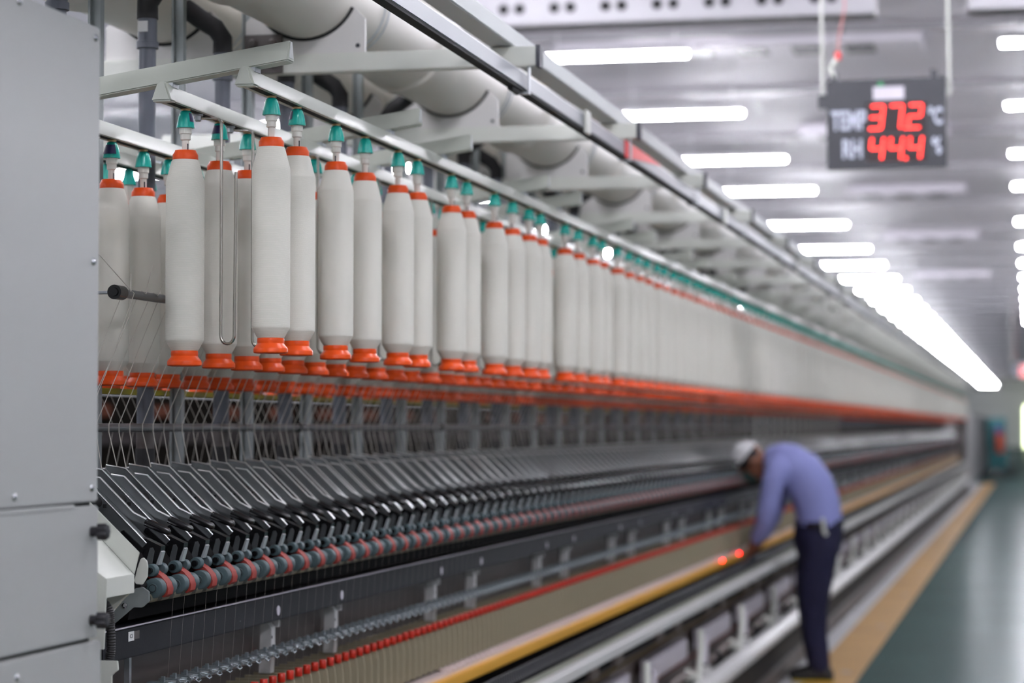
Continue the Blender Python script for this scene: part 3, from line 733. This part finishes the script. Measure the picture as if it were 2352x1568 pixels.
m = MB(); m.prism([(1.645,.350),(1.590,.345),(1.562,.318),(1.560,.272),(1.645,.272)], 4.6, 60.3, M_guard); m.build('rail', t, o, .008)
m = MB(); m.box(-1.70, -1.60, 4.6, 60.3, .10, .275, M_dark); m.build('plinth', t, o)
m = MB(); m.box(-1.75, -1.56, 4.6, 60.3, .0035, .10, M_plate); m.build('foot_plate', t, o)
def doff_parts(add):
    add('pale_panel', lambda m: m.prism([(1.722,.462),(1.682,.462),(1.678,.470),(1.678,.552),(1.682,.562),(1.722,.562)], -.68, .48, M_lav))
    add('lever', lambda m: m.tube([(-1.632,.50,.345),(-1.628,.55,.40),(-1.634,.66,.50),(-1.650,.74,.575)], .017, M_trim, 10))
    add('slanted_link', lambda m: m.tube([(-1.665,-.45,.385),(-1.66,.10,.405),(-1.65,.56,.395)], .014, M_brown, 8))
    for y, mm in ((-.30, M_dark), (.36, M_trim), (.80, M_dark)):
        add('pivot', lambda m, y=y, mm=mm: m.lathe((-1.668, y, .392), (1,0,0), [(0,.034),(.02,.034),(.024,.02),(.045,.018)], mm, 14))
    add('short_lever', lambda m: m.tube([(-1.64,.86,.345),(-1.645,.90,.42),(-1.65,.97,.53)], .012, M_lav, 8))
    add('foot_block', lambda m: m.box(-1.645,-1.61,.70,.86,.338,.395,M_guard))
    add('red_line', lambda m: m.box(-1.757,-1.752,-.72,.96,.405,.412,M_saddle))
series(doff_parts, 'doffing_lever', (-1.63,0,.335), 'lever', [6.2+BAY*i for i in range(31)], 14, 14, 'pale doffing lever with lavender panel above the lower rail, %s from the near end', 'tiny pale doffing lever beyond the fourteenth', 'doffing levers')
for i, (D, z) in enumerate(((14.2,.818),(15.0,.818))):
    y = D2Y(D, 1.795); m = MB(); m.sphere((-1.795,y,z), .0052, M_ledlamp, 8)
    m.build('indicator_lamp', None, (-1.795,y,z-.005), label='small glowing red lamp on the yellow rail, '+('farther from the worker\'s hands' if i == 0 else 'right beside the worker\'s hands'), cat='lamp', group='indicator lamps')

# ================================================================== CABINET AND END PARTS
o = (-2.2, 3.98, 0)
cb = thing('gear_cabinet', o, 'tall light grey steel cabinet at the near end with black knobs', 'cabinet')
def cp(name, m, bevel=0., lab=None):
    ob = m.build(name, cb, o, bevel)
    if lab: ob['label'] = lab
    return ob
m = MB(); m.box(-3.0, -1.612, 1.2, 3.972, .0, 2.29, M_gap); cp('inner_body', m)
m = MB(); m.box(-3.0, -1.600, 1.2, 3.979, 1.4695, 2.300, M_cab); dr = [cp('upper_panel', m, .003)]
m = MB(); m.box(-3.0, -1.599, 1.2, 3.980, 1.2345, 1.4635, M_cab); dr.append(cp('middle_door', m, .003))
m = MB(); m.box(-1.602, -1.5975, 1.2, 3.87, 1.4600, 1.4680, M_cab); cp('door_lip', m, .001)
m = MB(); m.box(-3.0, -1.596, 1.2, 3.990, .06, 1.2285, M_cab); dr.append(cp('lower_door', m, .003))
for y, z in ((3.955,2.279),(3.951,1.887),(3.949,1.494),(3.624,1.488),(3.63,1.199),(3.63,2.287),(3.951,1.10)):
    m = MB(); m.lathe((-1.601 if z > 1.25 else -1.597, y, z), (1,0,0), [(0,.0068),(.002,.0068),(.0045,.0050),(.0055,.0025),(.0045,.0022)], M_screw, 14); m.build('screw', dr[0 if z > 1.4 else 2], o)
for z in (1.4187, 1.266):
    m = MB(); y = 3.948
    m.lathe((-1.5995, y, z), (1,0,0), [(0,.009),(.010,.009),(.010,.006),(.014,.006)], M_knob, 14)
    n = 42; prof = [(.012,.0105),(.013,.0132),(.028,.0138),(.031,.0120),(.032,.006)]; vs = []
    for tt, r in prof:
        for i in range(n):
            q = 2*PI*i/n; rr_ = r*(1+.09*math.cos(7*q)); vs.append((-1.5995+tt, y+rr_*math.cos(q), z+rr_*math.sin(q)))
    k = len(prof); m.add(vs, [(j*n+i, j*n+(i+1)%n, (j+1)*n+(i+1)%n, (j+1)*n+i) for j in range(k-1) for i in range(n)], M_knob, True)
    m.add(vs[-n:], [tuple(range(n))], M_knob); kb = m.build('star_knob', dr[1], o); kb['label'] = 'black star knob'
# end cover of the drafting unit
o2 = (-1.86, 4.5, 1.05)
ec = thing('end_cover', o2, 'pale sloping sheet-metal cover between the cabinet and the first rollers', 'cover')
def ep(name, m, bevel=0.):
    return m.build(name, ec, o2, bevel)
m = MB(); m.prism([(1.98,1.506),(1.8063,1.341),(1.8175,1.296),(1.90,1.378),(1.98,1.43)], 4.72, 4.723, M_trim); ep('slope_plate', m, .001)
m = MB()
m.add([(-1.8175,4.2,1.296),(-1.8175,4.72,1.296),(-1.90,4.72,1.378),(-1.90,4.2,1.378),(-1.8185,4.2,1.293),(-1.8185,4.72,1.293),(-1.90,4.72,1.375),(-1.90,4.2,1.375)],
      [(0,1,2,3),(7,6,5,4),(0,4,5,1),(1,5,6,2),(2,6,7,3),(3,7,4,0)], M_trim); ep('tray_top', m)
m = MB(); m.box(-1.82, -1.8165, 4.2, 4.72, 1.258, 1.297, M_trim); ep('tray_lip', m, .0012)
m = MB(); m.prism([(1.8175,1.258),(1.823,1.258),(1.832,1.25),(1.90,1.175),(1.93,1.18),(1.93,1.27),(1.83,1.262)], 4.70, 4.715, M_trim); ep('under_plate', m)
m = MB(); m.prism([(1.839,1.279),(1.834,1.272),(1.820,1.2715),(1.8095,1.288),(1.8085,1.31),(1.811,1.321),(1.818,1.328),(1.825,1.325),(1.832,1.305)], 4.775, 4.779, M_trim); ep('round_tab', m, .001)
m = MB(); m.prism([(1.815,1.235),(1.815,1.255),(1.83,1.265),(1.845,1.262),(1.925,1.192),(1.91,1.172),(1.85,1.222),(1.83,1.222)], 4.80, 4.806, M_pst); ep('steel_bracket', m, .001)
for a, z in ((1.868,1.226),(1.902,1.196)):
    m = MB(); m.lathe((-a,4.80,z), (0,-1,0), [(0,.006),(.004,.006),(.005,.003)], M_screw, 10); ep('bolt', m)
m = MB(); m.prism([(1.97,1.42),(1.79,1.30),(1.795,1.162),(1.97,1.162)], 4.50, 4.505, M_trim); ep('end_plate', m, .001)
m = MB(); m.prism([(1.90,1.13),(1.806,1.130),(1.804,1.112),(1.812,1.106),(1.818,1.10),(1.818,.62),(1.90,.62)], 4.60, 4.606, M_trim); ep('lower_plate', m, .001)
path = [(-1.86,4.60,1.27),(-1.833,4.615,1.235),(-1.8295,4.62,1.203),(-1.8275,4.62,1.159),(-1.833,4.62,1.123),(-1.8485,4.61,1.081),(-1.875,4.6,1.04),(-1.90,4.6,.98)]
def spline(P_, n):
    out = []
    P_ = [Vector(p) for p in P_]
    for i in range(len(P_)-1):
        p0, p1, p2, p3 = P_[max(i-1,0)], P_[i], P_[i+1], P_[min(i+2,len(P_)-1)]
        for k in range(n):
            t_ = k/n; out.append(.5*((2*p1)+(p2-p0)*t_+(2*p0-5*p1+4*p2-p3)*t_*t_+(3*p1-p0-3*p2+p3)*t_**3))
    return out+[P_[-1]]
sp = spline(path, 16); m = MB(); vs = []; n = 14
for i, p in enumerate(sp):
    d = (sp[min(i+1,len(sp)-1)]-sp[max(i-1,0)]).normalized(); u_ = Vector((0,1,0)); w_ = d.cross(u_).normalized(); r = .0098 if i % 2 else .0084
    vs += [p+r*(math.cos(2*PI*j/n)*u_+math.sin(2*PI*j/n)*w_) for j in range(n)]
m.add(vs, [(i*n+j, i*n+(j+1)%n, (i+1)*n+(j+1)%n, (i+1)*n+j) for i in range(len(sp)-1) for j in range(n)], M_hose, True)
m.build('corrugated_hose', None, (-1.86,4.6,1.27), label='black corrugated hose curving down beside the cabinet', cat='hose')

# tail end of the frame
o = (-2.2, 60.2, 0); t = thing('tail_cabinet', o, 'grey end cabinet at the far end of the frame', 'cabinet')
m = MB(); m.box(-2.85, -1.75, 60.5, 104., .0, 1.95, M_tail); m.build('body', t, o, .01)
m = MB(); m.box(-1.85, -1.66, 60.2, 60.51, .75, 1.80, M_plate); m.build('end_post', t, o, .005)

# far neighbour frame on the left, seen only through the gap under the bobbins
o = (-5.9, 4., 0); t = thing('neighbour_frame', o, 'dim neighbouring spinning frame seen through the gap under the bobbins', 'textile machine')
m = MB(); m.box(-6.4, -5.45, 4., 47., 0, 1.80, mat('neighbour_dark', (22,20,18), .8, spec=0.)); m.build('body', t, o)
m = MB(); m.box(-6.7, -5.6, 4., 47., 2.30, 2.42, M_plate); m.build('creel_top', t, o)
m = MB(); m.box(-5.45, -5.43, 4., 47., 1.49, 1.585, mat('neighbour_grey', (52,49,49), .7, spec=0.)); m.build('grey_band', t, o)
for i in range(34):
    y = 6.0+1.2*i; m = MB(); m.box(-5.45, -5.42, y, y+.5, 1.655, 1.735, mat('brown_patch', (84,52,42), .8, spec=0.) if i == 0 else bpy.data.materials['brown_patch']); m.build('brown_cover', t, o, .01)

# ================================================================== HANGING SIGN
SC = 1/451.5
so = (-.736, 12.425, 3.146)
sg = thing('display_sign', so, 'dark hanging temperature and humidity display with red digits, nearest one', 'sign', 'hanging displays')
def U(px): return (px-2040)*SC
def V(py): return (282-py)*SC
m = MB(); m.box(U(1904), U(2178), 0, .055, V(386), V(178), M_post); m.build('sign_case', sg, (0,0,0), .004)
m = MB(); m.box(U(1884), U(1906), .005, .05, V(242), V(210), M_post); m.build('side_box', sg, (0,0,0), .003)
for px in (1922, 2152):
    m = MB(); m.box(U(px-8), U(px+8), .015, .035, V(180), V(160), M_post); m.build('lug', sg)
for px, dx in ((1894, -3), (2186, -9)):
    m = MB(); m.cyl((U(px),.028,V(180)), (U(px+dx),.028,ZC-so[2]), .008, M_trim, 10); m.build('hanging_rod', sg)
    m = MB(); m.cyl((U(px),.028,V(222)), (U(px),.028,V(178)), .008, M_trim, 8); m.build('hook', sg)
m = MB(); m.tube([(U(1925),.03,V(175)),(U(1912),.02,V(150)),(U(1922),.01,V(140)),(U(1930),.02,V(120))], .014, M_trim, 8); m.build('white_plug', sg)
m = MB(); m.tube([(U(1930),.02,V(128)),(U(1934),.02,V(80)),(U(1948),.02,V(10)),(U(1950),.02,ZC-so[2])], .0045, M_cable, 8); m.build('red_cable', sg)
m = MB(); m.cyl((U(1930),.02,V(130)), (U(1931),.02,V(112)), .018, M_redp, 10); m.build('cable_gland', sg)
m = MB(); m.box(U(2013), U(2084), -.003, .001, V(226), V(197), M_lav); m.build('paper_label', sg)
m = MB(); m.add([(U(2021),-.002,V(195)),(U(2039),-.002,V(195)),(U(2030),-.002,V(182)),(U(2021),.001,V(195)),(U(2039),.001,V(195)),(U(2030),.001,V(182))], [(0,1,2),(5,4,3),(0,3,4,1),(1,4,5,2),(2,5,3,0)], M_grn); m.build('green_mark', sg)
wins = []
for y0, y1 in ((233, 302), (308, 370)):
    m = MB(); m.box(U(1996), U(2134), -.004, .001, V(y1), V(y0), M_win); wins.append(m.build('digit_window', sg))
for txt, px, py, sz, sxx in (('TEMP', 1956, 274, .135, .56), ('RH', 1963, 340, .130, .62), ('°C', 2155, 270, .115, .6), ('%', 2157, 338, .115, .6)):
    ob = put('lettering', text_mesh(txt, sz, M_txt, .0012, 'CENTER', sxx, .004), sg, (U(px), -.0015, V(py))); ob.rotation_euler = (PI/2, 0, 0)
SEG = {'0':'abcdef','1':'bc','2':'abged','3':'abgcd','4':'fgbc','5':'afgcd','6':'afgedc','7':'abc','8':'abcdefg','9':'abcdfg'}
def digits(txt, xs, yc, h, sg):
    for ch, px in zip(txt.replace('.', ''), xs):
        w_, hh, th = .060, h*SC, .0105; m = MB(); x, z = U(px), V(yc); sl = .12
        def seg(x0, z0, x1, z1):
            q = lambda X, Z: (x+X+sl*Z, z+Z)
            if abs(x1-x0) > abs(z1-z0): pts = [q(x0, z0-th/2), q(x1, z0-th/2), q(x1, z0+th/2), q(x0, z0+th/2)]
            else: pts = [q(x0-th/2, z0), q(x0+th/2, z0), q(x0+th/2, z1), q(x0-th/2, z1)]
            m.add([(X, -.0065, Z) for X, Z in pts]+[(X, -.0035, Z) for X, Z in pts], [(0,1,2,3),(7,6,5,4),(0,4,5,1),(1,5,6,2),(2,6,7,3),(3,7,4,0)], M_led)
        a_, b_ = w_/2, hh/2
        G = {'a':(-a_,b_,a_,b_),'g':(-a_,0,a_,0),'d':(-a_,-b_,a_,-b_),'b':(a_,0,a_,b_),'c':(a_,-b_,a_,0),'f':(-a_,0,-a_,b_),'e':(-a_,-b_,-a_,0)}
        for s in SEG[ch]: seg(*G[s])
        m.build('red_digit', sg)
    m = MB(); m.box(U((xs[1]+xs[2])/2)-.006, U((xs[1]+xs[2])/2)+.006, -.0065, -.0035, V(yc+h/2)-.006, V(yc+h/2)+.006, M_led); m.build('decimal_point', sg)
digits('37.2', (2020, 2064, 2108), 267, 52, wins[0]); digits('44.4', (2020, 2064, 2108), 339, 48, wins[1])
sg.rotation_euler = (math.radians(SIGN_TILT), 0, math.radians(SIGN_YAW))
dup(sg, (-.30, 67.4, 3.146), 'far dark display with glowing red digits at the right edge', 'hanging displays', (0,0,0))
for ch in bpy.data.objects:
    pass
# distant teal trolley
o = (-1.33, 86., 0); t = thing('trolley', o, 'distant teal trolley holding orange and purple crates in the aisle', 'trolley')
m = MB(); m.box(-1.62,-.96,85.7,86.3,.12,.85,M_tealp); m.build('lower_bin', t, o, .02)
m = MB(); m.box(-1.66,-1.62,85.7,86.3,.85,1.9,M_tealp); m.box(-1.04,-1.0,85.7,86.3,.85,1.9,M_tealp); m.box(-1.66,-1.0,86.26,86.3,.85,1.9,M_tealp); m.build('upright_frame', t, o)
m = MB(); m.box(-1.33,-1.06,85.66,86.2,.70,1.35,M_orng2); m.build('orange_crate', t, o, .02)
m = MB(); m.box(-1.36,-1.1,85.68,86.2,1.36,1.62,M_purp); m.build('purple_crate', t, o, .02)
m = MB(); m.box(-1.6,-1.40,85.7,86.2,.86,1.6,M_tealp); m.build('teal_load', t, o, .02)
for x in (-1.6,-1.06):
    m = MB(); m.cyl((x-.02,85.8,.06),(x+.02,85.8,.06),.058,M_dark,12); m.build('wheel', t, o)
# floor anchor discs in the yellow stripe
for i in range(6):
    y = D2Y(5681*1.216/437, 1.216)+3.7*(i-1); m = MB(); m.lathe((-1.216,y,.004),(0,0,1),[(0,.036),(.003,.034)],M_disc,18)
    m.build('floor_disc', None, (-1.216,y,.004), label='grey metal disc set in the yellow floor stripe, %s in its row' % nth(i), cat='disc', group='floor discs')
# ================================================================== WORKER
def organic(mb, name, m, voxel, it, parent, org):
    """weld overlapping shaped pieces into one continuous surface"""
    me = mb.mesh('tmp'); ob = bpy.data.objects.new('tmp', me); COL.objects.link(ob)
    md = ob.modifiers.new('r', 'REMESH'); md.mode = 'VOXEL'; md.voxel_size = voxel; md.use_smooth_shade = True
    sm = ob.modifiers.new('s', 'SMOOTH'); sm.factor = .5; sm.iterations = it
    dg = bpy.context.evaluated_depsgraph_get(); out = bpy.data.meshes.new_from_object(ob.evaluated_get(dg))
    bpy.data.objects.remove(ob); out.name = name; out.transform(Matrix.Translation(-Vector(org)))
    out.materials.clear(); out.materials.append(m)
    out.polygons.foreach_set('use_smooth', [True]*len(out.polygons))
    return put(name, out, parent)
def loft(m, secs, mt, n=24):
    """secs: (a, y, z, tangent angle in the a-z plane [deg from +z towards +a], depth radius, width radius)"""
    vs = []
    for a, y, z, ang, rd, rw in secs:
        q = math.radians(ang); d = (math.cos(q), -math.sin(q))      # depth direction (a, z)
        for i in range(n):
            t_ = 2*PI*i/n; c, s = math.cos(t_), math.sin(t_)
            c = math.copysign(abs(c)**.85, c); s = math.copysign(abs(s)**.85, s)
            vs.append((-(a+d[0]*rd*c), y+rw*s, z+d[1]*rd*c))
    k = len(secs)
    m.add(vs, [(j*n+i, j*n+(i+1)%n, (j+1)*n+(i+1)%n, (j+1)*n+i) for j in range(k-1) for i in range(n)]+[tuple(reversed(range(n))), tuple(range((k-1)*n, k*n))], mt, True)
def limb(m, pts, mt, n=14):
    """pts: (a, y, z, radius) – tapered limb with ball joints"""
    for (a0,y0,z0,r0), (a1,y1,z1,r1) in zip(pts, pts[1:]):
        m.cyl((-a0,y0,z0), (-a1,y1,z1), r0, mt, n, r1); m.sphere((-a1,y1,z1), r1*.99, mt, 8)
    a,y,z,r = pts[0]; m.sphere((-a,y,z), r*.99, mt, 8)
PYW = 15.365
WO = (-1.345, PYW, 0)
wk = thing('person', WO, 'worker in lavender shirt, navy trousers and white cap bending over the frame', 'person')
# trousers
m = MB()
loft(m, [(1.343,PYW,.80,0,.14,.170),(1.343,PYW,.90,2,.158,.187),(1.340,PYW,.985,5,.155,.183),(1.338,PYW,1.01,8,.148,.178)], M_navyt)
for s in (-1, 1):
    dx = .018*s
    limb(m, [(1.345+dx,PYW+s*.09,.85,.125),(1.372+dx,PYW+s*.10,.62,.108),(1.382+dx,PYW+s*.105,.47,.090),(1.372+dx,PYW+s*.108,.30,.076),(1.345+dx,PYW+s*.11,.11,.068)], M_navyt)
organic(m, 'trousers', M_navyt, .014, 4, wk, WO)
# shirt
m = MB()
SP = [(1.336,.965,4,.148,.186),(1.340,1.04,10,.145,.185),(1.352,1.12,20,.146,.188),(1.385,1.21,32,.150,.195),(1.445,1.30,50,.150,.205),(1.53,1.360,66,.140,.205),(1.60,1.385,74,.118,.185),(1.655,1.395,82,.085,.115),(1.682,1.395,84,.068,.07)]
loft(m, [(a,PYW,z,g,d,w_) for a,z,g,d,w_ in SP], M_shirt)
for s in (-1, 1):
    limb(m, [(1.575,PYW+s*.165,1.335,.088),(1.600,PYW+s*.205,1.27,.075),(1.64,PYW+s*.225,1.08,.062),(1.655,PYW+s*.220,1.02,.058),(1.712,PYW+s*.162,.905,.047)], M_shirt)
organic(m, 'shirt', M_shirt, .012, 4, wk, WO)
# body: neck, head, hands (one continuous surface running under the clothes)
HC = Vector((-1.765, PYW, 1.385)); UP = Vector((-.80,0,.60)).normalized(); FW = Vector((-.60,0,-.80)).normalized(); SD = Vector((0,1,0))
def H(u_, f_, s_): return HC+UP*u_+FW*f_+SD*s_
m = MB()
def ell(c, ru, rf, rs, n=10):
    k = len(m.v); m.sphere((0,0,0), 1, M_skin, n)
    for i in range(k, len(m.v)):
        x,y,z = m.v[i]; p = c+FW*(x*rf)+SD*(y*rs)+UP*(z*ru); m.v[i] = tuple(p)
ell(H(.015,0,0), .108, .098, .078); ell(H(-.055,.035,0), .062, .062, .056); ell(H(-.095,.055,0), .026, .03, .032)
ell(H(-.022,.104,0), .022, .018, .014, 6); ell(H(.012,.086,-.030), .012, .014, .020, 6); ell(H(.012,.086,.030), .012, .014, .020, 6)
ell(H(-.060,.092,0), .009, .012, .024, 6); ell(H(-.020,-.008,-.080), .030, .018, .010, 6); ell(H(-.020,-.008,.080), .030, .018, .010, 6)
p0, p1 = H(-.05,-.02,0), Vector((-1.62,PYW,1.385)); m.cyl(p0, p1, .056, M_skin, 16, .064)
loft(m, [(a,PYW,z,g,d*.86,w_*.86) for a,z,g,d,w_ in SP[:8]], M_skin)
for s in (-1, 1):
    W = Vector((-1.752, PYW+s*.118, .828)); F_ = Vector((-.62,-s*.22,-.62)).normalized(); L = Vector((-.25*s*0-.1,-s*.9,.25)).normalized(); L = (L-F_*L.dot(F_)).normalized(); N = F_.cross(L)
    limb(m, [(1.575,PYW+s*.15,1.345,.065),(1.60,PYW+s*.205,1.27,.055),(1.655,PYW+s*.220,1.02,.046),(1.735,PYW+s*.135,.862,.034),(-W.x,W.y,W.z,.029)], M_skin)
    P_ = W+F_*.045
    k = len(m.v); m.sphere((0,0,0), 1, M_skin, 8)
    for i in range(k, len(m.v)):
        x,y,z = m.v[i]; m.v[i] = tuple(P_+F_*(x*.056)+L*(y*.040)+N*(z*.017))
    dn = N if N.z < 0 else -N
    for q, ln in ((-.031,.060),(-.011,.074),(.010,.080),(.030,.072)):
        b0 = W+F_*.082+L*q; b1 = b0+(F_*.9+dn*.35)*ln*.45; b2 = b1+(F_*.55+dn*.8)*ln*.33; b3 = b2+(F_*.1+dn)*ln*.25
        limb(m, [(-v.x,v.y,v.z,r) for v, r in ((b0,.0095),(b1,.0088),(b2,.0080),(b3,.0068))], M_skin, 10)
    b0 = W+F_*.030+L*.030; b1 = b0+(L*.8+F_*.5+dn*.3)*.034; b2 = b1+(F_*.9+dn*.5)*.030
    limb(m, [(-v.x,v.y,v.z,r) for v, r in ((b0,.013),(b1,.0105),(b2,.0085))], M_skin, 10)
for s in (-1, 1):
    limb(m, [(1.343,PYW+s*.08,.93,.085),(1.345+.018*s,PYW+s*.09,.85,.085),(1.372+.018*s,PYW+s*.10,.62,.075),(1.382+.018*s,PYW+s*.105,.47,.06),(1.345+.018*s,PYW+s*.11,.20,.048),(1.345+.018*s,PYW+s*.11,.09,.044),(1.37+.018*s,PYW+s*.11,.05,.036)], M_skin)
organic(m, 'body', M_skin, .0055, 2, wk, WO)
# cap, mask, hair
def shell(name, mt, umin, off, ru, rf, rs, fmin=-9, extra=None):
    m = MB(); n, k = 28, 14; c = H(.015,0,0); vs = []; fs = []
    for j in range(k+1):
        ph = (PI*.5)*(1-j/k)+umin*(j/k)
        for i in range(n):
            t_ = 2*PI*i/n; vs.append(c+UP*(ru*math.sin(ph))+FW*(rf*math.cos(ph)*math.cos(t_))+SD*(rs*math.cos(ph)*math.sin(t_)))
    for j in range(k):
        for i in range(n): fs.append((j*n+i, j*n+(i+1)%n, (j+1)*n+(i+1)%n, (j+1)*n+i))
    m.add(vs, fs, mt, True)
    if extra: extra(m)
    return m.build(name, wk, WO)
def brim(m):
    vs = []; n = 16
    for i in range(n+1):
        t_ = -1.1+2.2*i/n
        for r0, du in ((.100, .052), (.150, .040), (.150, .035), (.100, .045)):
            vs.append(H(du, r0*math.cos(t_)*1.02, r0*.80*math.sin(t_)))
    m.add(vs, [(i*4+q, i*4+(q+1)%4, i*4+4+(q+1)%4, i*4+4+q) for i in range(n) for q in range(4)], M_capw, True)
shell('cap', M_capw, .18, 0, .128, .114, .096, extra=brim)
shell('hair', M_hair, -.25, 0, .112, .094, .083)
m = MB(); n = 14; vs = []
for j, (u0, sc) in enumerate(((-.012,1.0),(-.045,1.06),(-.085,.98),(-.105,.8))):
    for i in range(n+1):
        t_ = -1.25+2.5*i/n; vs.append(H(u0, .040+(.082 if j < 3 else .062)*math.cos(t_)*sc*.98, .070*math.sin(t_)*sc))
m.add(vs, [(j*(n+1)+i, j*(n+1)+i+1, (j+1)*(n+1)+i+1, (j+1)*(n+1)+i) for j in range(3) for i in range(n)], M_mask, True)
m.add([tuple(Vector(v)*1.0-FW*.003) for v in vs], [(j*(n+1)+i, (j+1)*(n+1)+i, (j+1)*(n+1)+i+1, j*(n+1)+i+1) for j in range(3) for i in range(n)], M_mask, True)
m.build('face_mask', wk, WO)
m = MB(); n = 32; vs = []
for z, g in ((.968, 0), (1.005, .002), (1.005, -.004), (.968, -.006)):
    for i in range(n):
        t_ = 2*PI*i/n; vs.append((-(1.338+(.156+g)*math.cos(t_)), PYW+(.188+g)*math.sin(t_), z))
m.add(vs, [(q*n+i, q*n+(i+1)%n, ((q+1)%4)*n+(i+1)%n, ((q+1)%4)*n+i) for q in range(4) for i in range(n)], M_black, True); m.build('belt', wk, WO)
m = MB(); m.tube([(-1.30,PYW-.195,1.03),(-1.295,PYW-.205,1.0),(-1.29,PYW-.205,.95),(-1.275,PYW-.203,.925)], .012, M_trim, 8); m.build('belt_rag', wk, WO)
for s in (-1, 1):
    m = MB(); a0 = 1.345+.018*s; y = PYW+s*.115
    loft(m, [(a0-.085,y,.040,90,.035,.034),(a0-.06,y,.052,90,.050,.042),(a0,y,.060,90,.056,.042),(a0+.08,y,.045,90,.042,.047),(a0+.155,y,.036,90,.030,.044),(a0+.185,y,.032,90,.018,.026)], M_shoe, 16)
    o_ = organic(m, 'shoe', M_shoe, .008, 2, wk, WO)
    m = MB(); m.box(-(a0+.17), -(a0-.09), y-.046, y+.046, .004, .018, M_ylw); m.build('shoe_sole', o_, WO, .004)

# ================================================================== CAMERA, LIGHT, VIEW
cam = bpy.data.cameras.new('camera'); co = bpy.data.objects.new('camera', cam); COL.objects.link(co)
cam.lens = 85.; cam.sensor_width = 36.; cam.clip_end = 500.; cam.clip_start = .05
co.location = (0, 0, 1.6); co.rotation_euler = (math.radians(90+2.02), 0, math.radians(12.2))
cam.dof.use_dof = True; cam.dof.focus_distance = 5.25; cam.dof.aperture_fstop = 3.0; cam.dof.aperture_blades = 0
S.camera = co
w = bpy.data.worlds.new('world'); S.world = w; w.use_nodes = True
w.node_tree.nodes['Background'].inputs['Color'].default_value = (.8,.82,.88,1); w.node_tree.nodes['Background'].inputs['Strength'].default_value = .05
vs_ = S.view_settings; vs_.view_transform = 'Standard'; vs_.look = 'None'; vs_.exposure = EXPO; vs_.gamma = 1.; vs_.use_curve_mapping = False
cy = S.cycles; cy.max_bounces = 6; cy.diffuse_bounces = 4; cy.glossy_bounces = 3; cy.transmission_bounces = 2; cy.caustics_reflective = False; cy.caustics_refractive = False
cy.use_denoising = True; cy.use_light_tree = True; cy.sample_clamp_indirect = 8.
bpy.context.view_layer.update()
